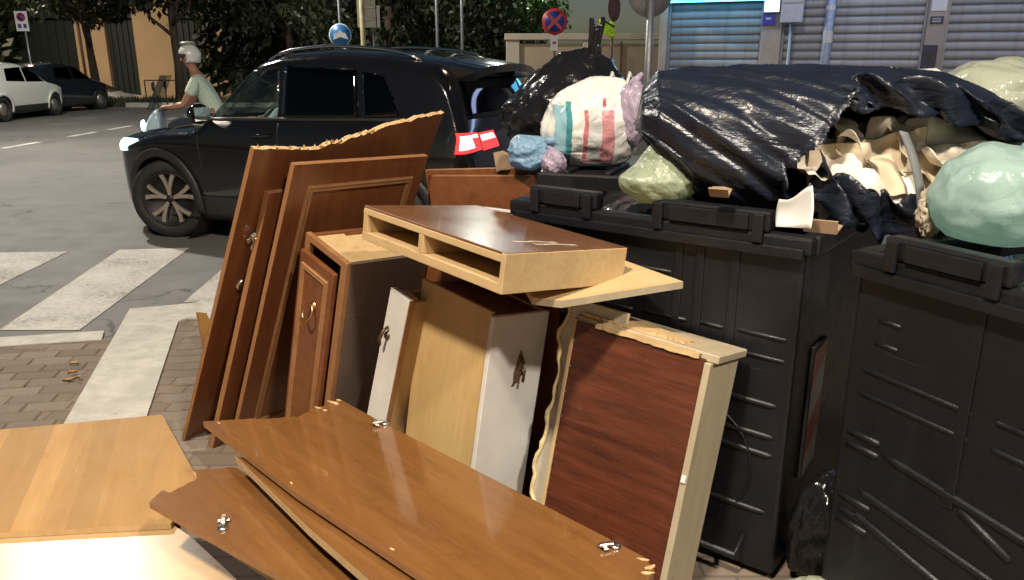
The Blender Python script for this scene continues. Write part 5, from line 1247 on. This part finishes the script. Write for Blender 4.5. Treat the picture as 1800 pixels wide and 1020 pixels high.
tL, invL, nL, oL = lying('layered_board', [(413, 800), (480, 815), (620, 760), (960, 960), (760, 1170), (655, 1025), (545, 930)], .365, .026, 'brown board with a layered pale edge under the glossy board', 'mahogany_gloss', broken=(0,), edge='pine')
tM, invM, nM, oM = lying('splintered_board', [(262, 883), (285, 862), (300, 866), (322, 855), (345, 843), (338, 826), (415, 822), (620, 960), (800, 1120), (560, 1050), (400, 962)], .27, .02, 'brown board with a hinge and splintered end above the beech boards', 'mahogany_gloss', broken=(0, 1, 2, 3, 4, 5))
q = invM @ on_plane(392, 930, oM, nM); hinge(tM, Matrix.Translation((q.x, q.y, .004)) @ Matrix.Rotation(R_(60), 4, 'Z') @ Matrix.Diagonal((.9, .9, 1, 1)))
tag(box('under_board', 0, .9, 0, .34, 0, .02, M['mahogany'], None, pose((-.93, 2.02, .215), -38, 0, 0), bevel=.002), 'brown board lying beneath the splintered board', 'board')
tU = empty('drawer_carcass', pose((-.70, 1.98, .03), -45, 0, 0), 'drawer carcass lying under the heap of brown boards', 'drawer')
for nm, d in (('side', (0, .75, 0, .016, 0, .18)), ('side', (0, .75, .33, .346, 0, .18)), ('end', (0, .016, .0165, .3295, 0, .18)), ('end', (.734, .75, .0165, .3295, 0, .18)), ('base', (.0165, .7335, .0165, .3295, 0, .008))): part_box(tU, nm, d, M['mahogany'])
tU2 = empty('drawer_carcass', pose((-.40, 1.94, .215), -45, 0, 0), 'second drawer carcass stacked under the glossy board', 'drawer')
for nm, d in (('side', (0, .55, 0, .016, 0, .115)), ('side', (0, .55, .22, .236, 0, .115)), ('end', (0, .016, .0165, .2195, 0, .115)), ('end', (.534, .55, .0165, .2195, 0, .115)), ('base', (.0165, .5335, .0165, .2195, 0, .008))): part_box(tU2, nm, d, M['mahogany'])
tN, *_n = lying('beech_board', [(-60, 761), (0, 755), (40, 752), (285, 729), (348, 842), (300, 921), (0, 937), (-90, 945)], .062, .02, 'honey beech board lying beside the painted band on the pavers', 'beech', broken=(), tilt=(.0, .0), edge='pine', ang=20)
tO, *_o = lying('pale_beech_board', [(-60, 944), (0, 938), (300, 920), (336, 944), (415, 1018), (460, 1080), (200, 1180), (-200, 1180)], .04, .02, 'pale shiny beech board under the splintered board, with a glare', 'beech_pale', broken=(), tilt=(.0, .0), edge='pine', ang=8)

# ================================================================== bags and litter on the bins
def fold_noise(p, f):
    v = noise.noise(p*f); return (1-abs(v)*2.2)
def sack(name, c, rad, mat, lab, seed, cat='bag', rotz=0, tilt=(0, 0), flat=.75, fold=.10, lump=.16, n=5, top=None, group=None, parts=None, fq=2.2, an=(1, 1, 1)):
    """closed crumpled bag: displaced sphere with ridged folds, flattened foot"""
    bm = bmesh.new(); bmesh.ops.create_icosphere(bm, subdivisions=n, radius=1); off = Vector((seed*3.7, seed*1.3, seed*7.1)); A = Vector(an)
    for v in bm.verts:
        d = v.co.normalized(); q = Vector((d.x*A.x, d.y*A.y, d.z*A.z))
        k = 1 + lump*noise.noise(d*1.5+off) + lump*.5*noise.noise(d*3.1+off) + fold*(fold_noise(q+off, fq)-.6)*.8 + fold*.55*(fold_noise(q+off*2, fq*2.3)-.6) + fold*.25*(fold_noise(q+off*3, fq*5)-.6)
        p = Vector((d.x*rad[0], d.y*rad[1], d.z*rad[2]))*k
        if top: p = top(p, d)
        if p.z < -rad[2]*flat: p.z = -rad[2]*flat + (p.z+rad[2]*flat)*.12
        v.co = p
    t = empty(name, Matrix.Translation(Vector(c)) @ rot3(rotz, *tilt), lab, cat, group)
    obj('film', bm_mesh('film', bm), mat, t, smooth=True); return t
def bag_neck(t, base, tip, r0, r1, mat, seed, flare=1.8):
    """gathered neck with pleats flaring into a tail above the knot"""
    vs, fs = [], []; n, m = 14, 40; b, e = Vector(base), Vector(tip); d = e-b; u = d.normalized().orthogonal().normalized(); w = d.normalized().cross(u)
    for i in range(n+1):
        s = i/n; r = r0+(r1-r0)*sstep(0, .35, s) if s < .45 else r1*(1+(flare-1)*sstep(.45, 1, s)); c = b+d*s+u*.02*math.sin(s*4+seed)
        for j in range(m):
            a = 2*PI*j/m; k = 1+.32*math.sin(a*7+seed)*(.4+.6*s)+.15*math.sin(a*13+seed*2); vs.append(c+(u*math.cos(a)*1.0+w*math.sin(a)*(.6 if s > .5 else .9))*r*k + d*(.10*math.sin(a*2+seed) if i == n else 0))
    for i in range(n):
        for j in range(m): fs.append((i*m+j, i*m+(j+1) % m, (i+1)*m+(j+1) % m, (i+1)*m+j))
    obj('neck', mesh('neck', vs, fs), mat, t, smooth=True)
# black knotted bag behind the carrier bag
c = at_y(1000, 185, 3.62)
t = sack('rubbish_bag', (c.x+.0, c.y, c.z-.02), (.30, .24, .20), M['bag_black'], 'shiny black rubbish bag with a tall twisted knot behind the carrier bag', 2, fold=.10, lump=.10, flat=.9,
         top=lambda p, d: p + Vector((.11, 0, .10))*max(0, d.z-.45)**1.4*1.2 - Vector((0, 0, .05))*max(0, -d.x)**2)
tp = at_y(1048, 40, 3.60); b0 = at_y(1052, 128, 3.62); cc = Vector((c.x, c.y, c.z-.02))
bag_neck(t, b0-cc, tp-cc, .075, .026, M['bag_black'], 3, 1.25)
# support below: bags in the hidden bin behind
c2 = at_y(1000, 300, 3.62); sack('rubbish_bag', (c2.x, c2.y, .62), (.34, .30, .62), M['bag_black'], 'big black rubbish bag standing on the ground behind the first bin', 5, fold=.08, flat=1.0)
# printed white carrier bag
c = at_y(1043, 222, 3.16)
t = sack('carrier_bag', (c.x, c.y, c.z), (.205, .15, .175), M['carrier'], 'bulging white carrier bag printed with teal and red beside a lilac bag', 6, fold=.05, lump=.06, flat=.85, fq=1.6, rotz=2,
         top=lambda p, d: p + Vector((.03, 0, .02))*max(0, d.z) - Vector((.04, 0, 0))*max(0, -d.z)*max(0, -d.x))
for sd in (.06, .13): tube('handle', [(sd, .05, .13), (sd+.02, .08, .20), (sd+.05, .09, .13)], [.006, .009, .006], M['bag_white'], t)
c = at_y(1112, 200, 3.10); t = sack('lilac_bag', c, (.068, .09, .125), M['bag_lilac'], 'small pale lilac bag squeezed beside the white carrier bag', 7, fold=.05, flat=.95)
tube('tied_ear', [(0, 0, .10), (.01, -.01, .13), (.03, 0, .15)], [.02, .014, .008], M['bag_lilac'], t)
c = at_y(930, 268, 3.10); t = sack('blue_bag', c, (.085, .08, .072), M['bag_blue'], 'crumpled blue plastic bag at the corner of the bin pile', 8, fold=.07, lump=.16, flat=.9)
tube('tied_ear', [(.05, -.02, .04), (.09, -.03, .05), (.12, -.02, .03)], [.02, .014, .008], M['bag_blue'], t)
c = at_y(972, 285, 3.06); t = sack('grey_print_bag', c, (.05, .05, .055), M['bag_lilac'], 'small pinkish printed bag below the carrier bag edge', 18, fold=.07, lump=.16, flat=.9); tube('tied_ear', [(0, 0, .04), (-.02, -.01, .06)], [.012, .006], M['bag_lilac'], t)
# pale green bag wedged in front of the torn sack
c = at_y(1162, 312, 2.38)
t = sack('green_bag', c, (.125, .10, .085), M['bag_green'], 'pale green bag peaking up between the carrier bag and torn sack', 9, fold=.04, lump=.08, flat=.9,
     top=lambda p, d: Vector((p.x*(1-.62*max(0, d.z)), p.y*(1-.5*max(0, d.z)), p.z*(1+.55*max(0, d.z)**2))))
# --- the big torn black sack
TS = Vector(at_y(1440, 262, 2.44)); TS.z = 1.298
ts = empty('torn_sack', Matrix.Translation(TS) @ rot3(-8, 0, 0), 'huge black plastic sack torn open, spilling cream paper over both bins', 'sack')
RX = [(-.56, .02), (-.545, .12), (-.50, .19), (-.40, .235), (-.25, .245), (-.05, .235), (.15, .215), (.32, .175), (.46, .115), (.56, .05), (.60, .012)]
ZC = [(-.56, .06), (-.40, .0), (-.2, -.01), (0, .01), (.2, .03), (.4, .05), (.6, .06)]
def sack_pt(x, a, k=1.0):
    r = interp(RX, x)*k; p3 = Vector((x*2.2, math.cos(a)*1.3, math.sin(a)*1.3)); tw = a + x*2.3
    f = .055*(fold_noise(Vector((math.cos(tw)*1.6, math.sin(tw)*1.6, x*.9)), 1.6)-.6) + .035*(fold_noise(Vector((math.cos(tw)*3.2, math.sin(tw)*3.2, x*1.6+4)), 1.7)-.6) + .12*noise.noise(p3) + .012*(fold_noise(Vector((math.cos(tw)*6, math.sin(tw)*6, x*2.4+9)), 1.9)-.6)
    r *= 1+f
    z = math.sin(a)*r*(1.0 if math.sin(a) > 0 else 1.12)
    if z < 0: z *= interp([(-.56, .15), (-.44, .40), (-.30, .8), (-.18, 1.0)], x)
    return Vector((x, -math.cos(a)*r*1.15, z+interp(ZC, x)))
def in_tear(x, a):          # a = 0 faces the street (-y), pi/2 is up
    u = (x-.17)/.31; lo, hi = R_(-58)+R_(30)*abs(u)**2, R_(46)-R_(34)*u*u*(1.5 if u < 0 else .9)
    lo += .10*math.sin(x*41)+.06*math.sin(x*83); hi += .08*math.sin(x*37+1)
    return -1 < u < 1 and lo < a < hi
nx, na = 150, 180; vs, fs = [], []
xs = [-.56+1.16*(i/nx) for i in range(nx+1)]
for x in xs:
    for j in range(na): vs.append(sack_pt(x, 2*PI*j/na-PI))
for i in range(nx):
    for j in range(na):
        a = 2*PI*(j+.5)/na-PI
        if in_tear((xs[i]+xs[i+1])/2, a): continue
        fs.append((i*na+j, i*na+(j+1) % na, (i+1)*na+(j+1) % na, (i+1)*na+j))
me = mesh('film', vs, fs); bm = bmesh.new(); bm.from_mesh(me); bmesh.ops.delete(bm, geom=[v for v in bm.verts if not v.link_faces], context='VERTS')
bmesh.ops.recalc_face_normals(bm, faces=bm.faces)
# let the torn rim sag and curl outwards
rim = [v for v in bm.verts if v.is_boundary]
for v in rim: v.co += Vector((0, -.018, -.010 if v.co.z > 0 else -.02)) + Vector((noise.noise(v.co*30), noise.noise(v.co*30+Vector((5, 0, 0))), noise.noise(v.co*30+Vector((0, 9, 0)))))*.014
for f in bm.faces: f.smooth = True
bm.to_mesh(me); bm.free()
o = obj('film', me, M['bag_torn'], ts); md = o.modifiers.new('t', 'SOLIDIFY'); md.thickness = .003
# rolled torn lip below and a hanging flap on the right tip
def flap(name, pts, w, mat, parent, seed, n=30, m=8):
    P = [Vector(p) for p in pts]; vs = []
    for i in range(n+1):
        s = i/n*(len(P)-1); k = min(int(s), len(P)-2); f = s-k; c = P[k].lerp(P[k+1], f*f*(3-2*f)*.4+f*.6)
        for j in range(m+1):
            q = j/m-.5; vs.append(c+Vector((.02*math.sin(q*6+i*.4), .025*math.sin(i*.8+q*5+seed), q*w*(1+.25*math.sin(i*.9+seed)))) + Vector((0, .014*noise.noise(Vector((i*.5, q*5, seed))), 0)))
    fs = [(i*(m+1)+j, i*(m+1)+j+1, (i+1)*(m+1)+j+1, (i+1)*(m+1)+j) for i in range(n) for j in range(m)]
    o = obj(name, mesh(name, vs, fs), mat, parent, smooth=True); md = o.modifiers.new('t', 'SOLIDIFY'); md.thickness = .003; return o
flap('torn_flap', [(-.06, -.25, -.05), (.02, -.27, -.115), (.12, -.27, -.16), (.24, -.26, -.175), (.33, -.25, -.165)], .12, M['bag_torn'], ts, 1)
flap('torn_flap', [(.02, -.20, .175), (.14, -.22, .17), (.28, -.19, .15), (.42, -.15, .11), (.55, -.12, .06)], .09, M['bag_torn'], ts, 5)
# crumpled cream paper in the tear
def crumple(c, s, seed, mat, rot):
    n = 9; vs = []
    for i in range(n):
        for j in range(n):
            u, v = i/(n-1)-.5, j/(n-1)-.5; p = Vector((u, v, 0))
            h = .30*(abs(noise.noise(Vector((u*2.6, v*2.6, seed))))*2-.5) + .10*noise.noise(Vector((u*6, v*6, seed+3)))
            vs.append(Vector((u*(1-.25*abs(h)), v*(1-.25*abs(h)), h))*s)
    me = mesh('sheet', vs, [(i*n+j, i*n+j+1, (i+1)*n+j+1, (i+1)*n+j) for i in range(n-1) for j in range(n-1)])
    o = obj('crumpled_paper', me, mat, smooth=True); o.matrix_local = Matrix.Translation(c) @ Matrix.Rotation(rot[2], 4, 'Z') @ Matrix.Rotation(rot[0], 4, 'X') @ Matrix.Rotation(rot[1], 4, 'Y')
    md = o.modifiers.new('s', 'SOLIDIFY'); md.thickness = .0015; sb = o.modifiers.new('b', 'SUBSURF'); sb.levels = sb.render_levels = 1
    tag(o, 'cream crumpled paper sheet spilling from the torn black sack', 'paper', 'crumpled papers in the torn sack'); return o
papers = [(1450, 292), (1490, 262), (1530, 250), (1570, 262), (1615, 268), (1660, 280), (1700, 268), (1480, 312), (1525, 300), (1565, 318), (1545, 340), (1605, 330), (1650, 312), (1640, 345), (1500, 335), (1690, 300), (1590, 290)]
cm = [plain('cream_paper', (.70, .63, .52), .8, var=.14), plain('pale_cream_paper', (.76, .72, .63), .8, var=.08), plain('tan_paper', (.58, .49, .36), .8, var=.16)]
for k, (px, py) in enumerate(papers):
    q = at_y(px, py, 2.27+.05*((k*7) % 4)/3 + (.05 if py < 270 else 0)); crumple(q, .17+.035*(k % 3), k+.5, cm[(k*5) % 3], (R_(55)+rng.uniform(-.5, .5), rng.uniform(-.5, .5), rng.uniform(-.6, .6)))
# grey strap over the tear
a, b = at_y(1588, 232, 2.185), at_y(1618, 372, 2.155)
vs = []; n = 16
for i in range(n+1):
    s = i/n; c = a.lerp(b, s)+Vector((.008*math.sin(s*3), -.012*math.sin(s*PI), 0)); w = .013+.001*math.sin(s*5)
    vs += [c+Vector((-w, 0, w*.2)), c+Vector((w, .004, -w*.2))]
o = obj('grey_strap', mesh('grey_strap', vs, [(2*i, 2*i+1, 2*i+3, 2*i+2) for i in range(n)]), plain('grey_webbing', (.17, .18, .19), .7, var=.15), smooth=True); md = o.modifiers.new('t', 'SOLIDIFY'); md.thickness = .003
tag(o, 'grey flat strap hanging across the tear of the black sack', 'strap')
# mint bag, pale bag, small white film behind, cream cloth next to mint bag
c = at_y(1762, 345, 1.98); t = sack('mint_bag', c, (.175, .15, .135), M['bag_mint'], 'mint green full bag sitting on the ridged bin rim', 12, fold=.03, lump=.10, flat=.85, fq=1.8)
tube('tied_ear', [(.05, .0, .11), (.07, .0, .15), (.11, .02, .16)], [.03, .016, .008], M['bag_mint'], t)
c = at_y(1765, 185, 2.62); t = sack('pale_bag', c, (.26, .20, .155), M['bag_pale'], 'large pale grey green bag behind the torn sack', 13, fold=.035, lump=.12, flat=.9, fq=1.8)
tube('tied_ear', [(-.14, -.05, .10), (-.20, -.06, .08), (-.25, -.05, .06)], [.035, .02, .01], M['bag_pale'], t)
c = at_y(1560, 148, 2.80); t = sack('white_bag', c, (.17, .12, .055), M['bag_white'], 'flat white plastic bag peeping over the torn sack', 14, fold=.14, lump=.15, flat=.95); tube('tied_ear', [(.1, 0, .03), (.15, -.02, .04), (.19, -.02, .02)], [.02, .014, .008], M['bag_white'], t)
c = at_y(1636, 372, 2.10); t = sack('cream_cloth', c, (.035, .04, .07), M['cream_paper'], 'cream bunched cloth between the torn sack and mint bag', 15, 'cloth', fold=.2, lump=.2, flat=1.0); tube('loose_end', [(0, -.02, .04), (-.02, -.03, .06), (-.03, -.03, .03)], [.014, .010, .006], M['cream_paper'], t)
# rubbish filling the bins up to the rim
for bb, sd, mt_, lab in ((BL, 31, 'bag_black', 'black rubbish bags filling the first bin to its rim'), (BR, 33, 'bag_black', 'black rubbish bags filling the ridged bin to its rim')):
    cen = pose(bb[0], bb[1]) @ Vector((bb[2]/2, bb[3]/2, .62)); sack('rubbish_bag', cen, (bb[2]*.45, bb[3]*.44, .50), M[mt_], lab, sd, fold=.05, lump=.04, flat=1.0, rotz=bb[1], top=lambda p, d: p*min(1.25, (1/max(abs(d.x), abs(d.y), abs(d.z)))**.8))
# white sheet on the rim, cardboard bits
a = at_z(1398, 398, 1.13); vs = []; n = 12
W0 = [(1366, 372, 1361, 398), (1368, 352, 1366, 398)]
for i in range(n+1):
    s = i/n; xb = 1364+62*s; xt = 1370+58*s; yt = 350-18*s+6*math.sin(s*5); yb = 399+3*s
    for j in range(9):
        v = j/8; vs.append(at_y(xb+(xt-xb)*v+6*math.sin(v*3)*(s-.4), yb+(yt-yb)*v, 1.83-.10*s+.03*v+.025*math.sin(v*PI)*(1-s)))
o = obj('paper_sheet', mesh('paper_sheet', vs, [(i*9+j, i*9+j+1, (i+1)*9+j+1, (i+1)*9+j) for i in range(n) for j in range(8)]), M['paper'], smooth=True); md = o.modifiers.new('t', 'SOLIDIFY'); md.thickness = .0012
tag(o, 'white curled paper sheet standing on the bin rim below the sack', 'paper')
def card(px, py, y, w, h, rot, lab):
    c = at_y(px, py, y); t = empty('cardboard', Matrix.Translation(c) @ Matrix.Rotation(rot[2], 4, 'Z') @ Matrix.Rotation(rot[0], 4, 'X') @ Matrix.Rotation(rot[1], 4, 'Y'), lab, 'cardboard')
    prism('flap', [(-w/2, -h/2), (w*.45, -h/2), (w/2, h*.3), (w*.1, h/2), (-w/2, h*.42)], -.002, .002, M['cardboard'], t); box('fold', -w/2, w*.45, -h/2-.006, -h/2-.0005, -.002, .03, M['cardboard'], t, bevel=0)
card(1448, 399, 1.84, .08, .05, (.25, 0, -.55), 'brown cardboard strip beside the white sheet on the bin rim')
card(1268, 336, 2.14, .055, .03, (.7, 0, -.5), 'torn brown cardboard scrap behind the raised rim block')
card(884, 282, 3.22, .075, .08, (1.2, 0, .5), 'upright brown cardboard flap beside the blue bag')
sack('rubbish_bag', (.965, 2.10, .17), (.115, .10, .20), M['bag_black'], 'small black rubbish bag standing in the gap between the two bins', 41, fold=.06, flat=.9)
# green grey bag on the ground in front of the bins
c = at_z(1450, 1050, .10); t = sack('green_ground_bag', (c.x+.03, c.y-.02, .070), (.24, .10, .085), M['bag_pale'], 'pale green bag lying on the ground between the bins', 16, fold=.08, lump=.1, flat=.8)
tube('tied_ear', [(.10, -.02, .08), (.15, -.03, .10), (.19, -.02, .07)], [.02, .014, .008], M['bag_pale'], t)
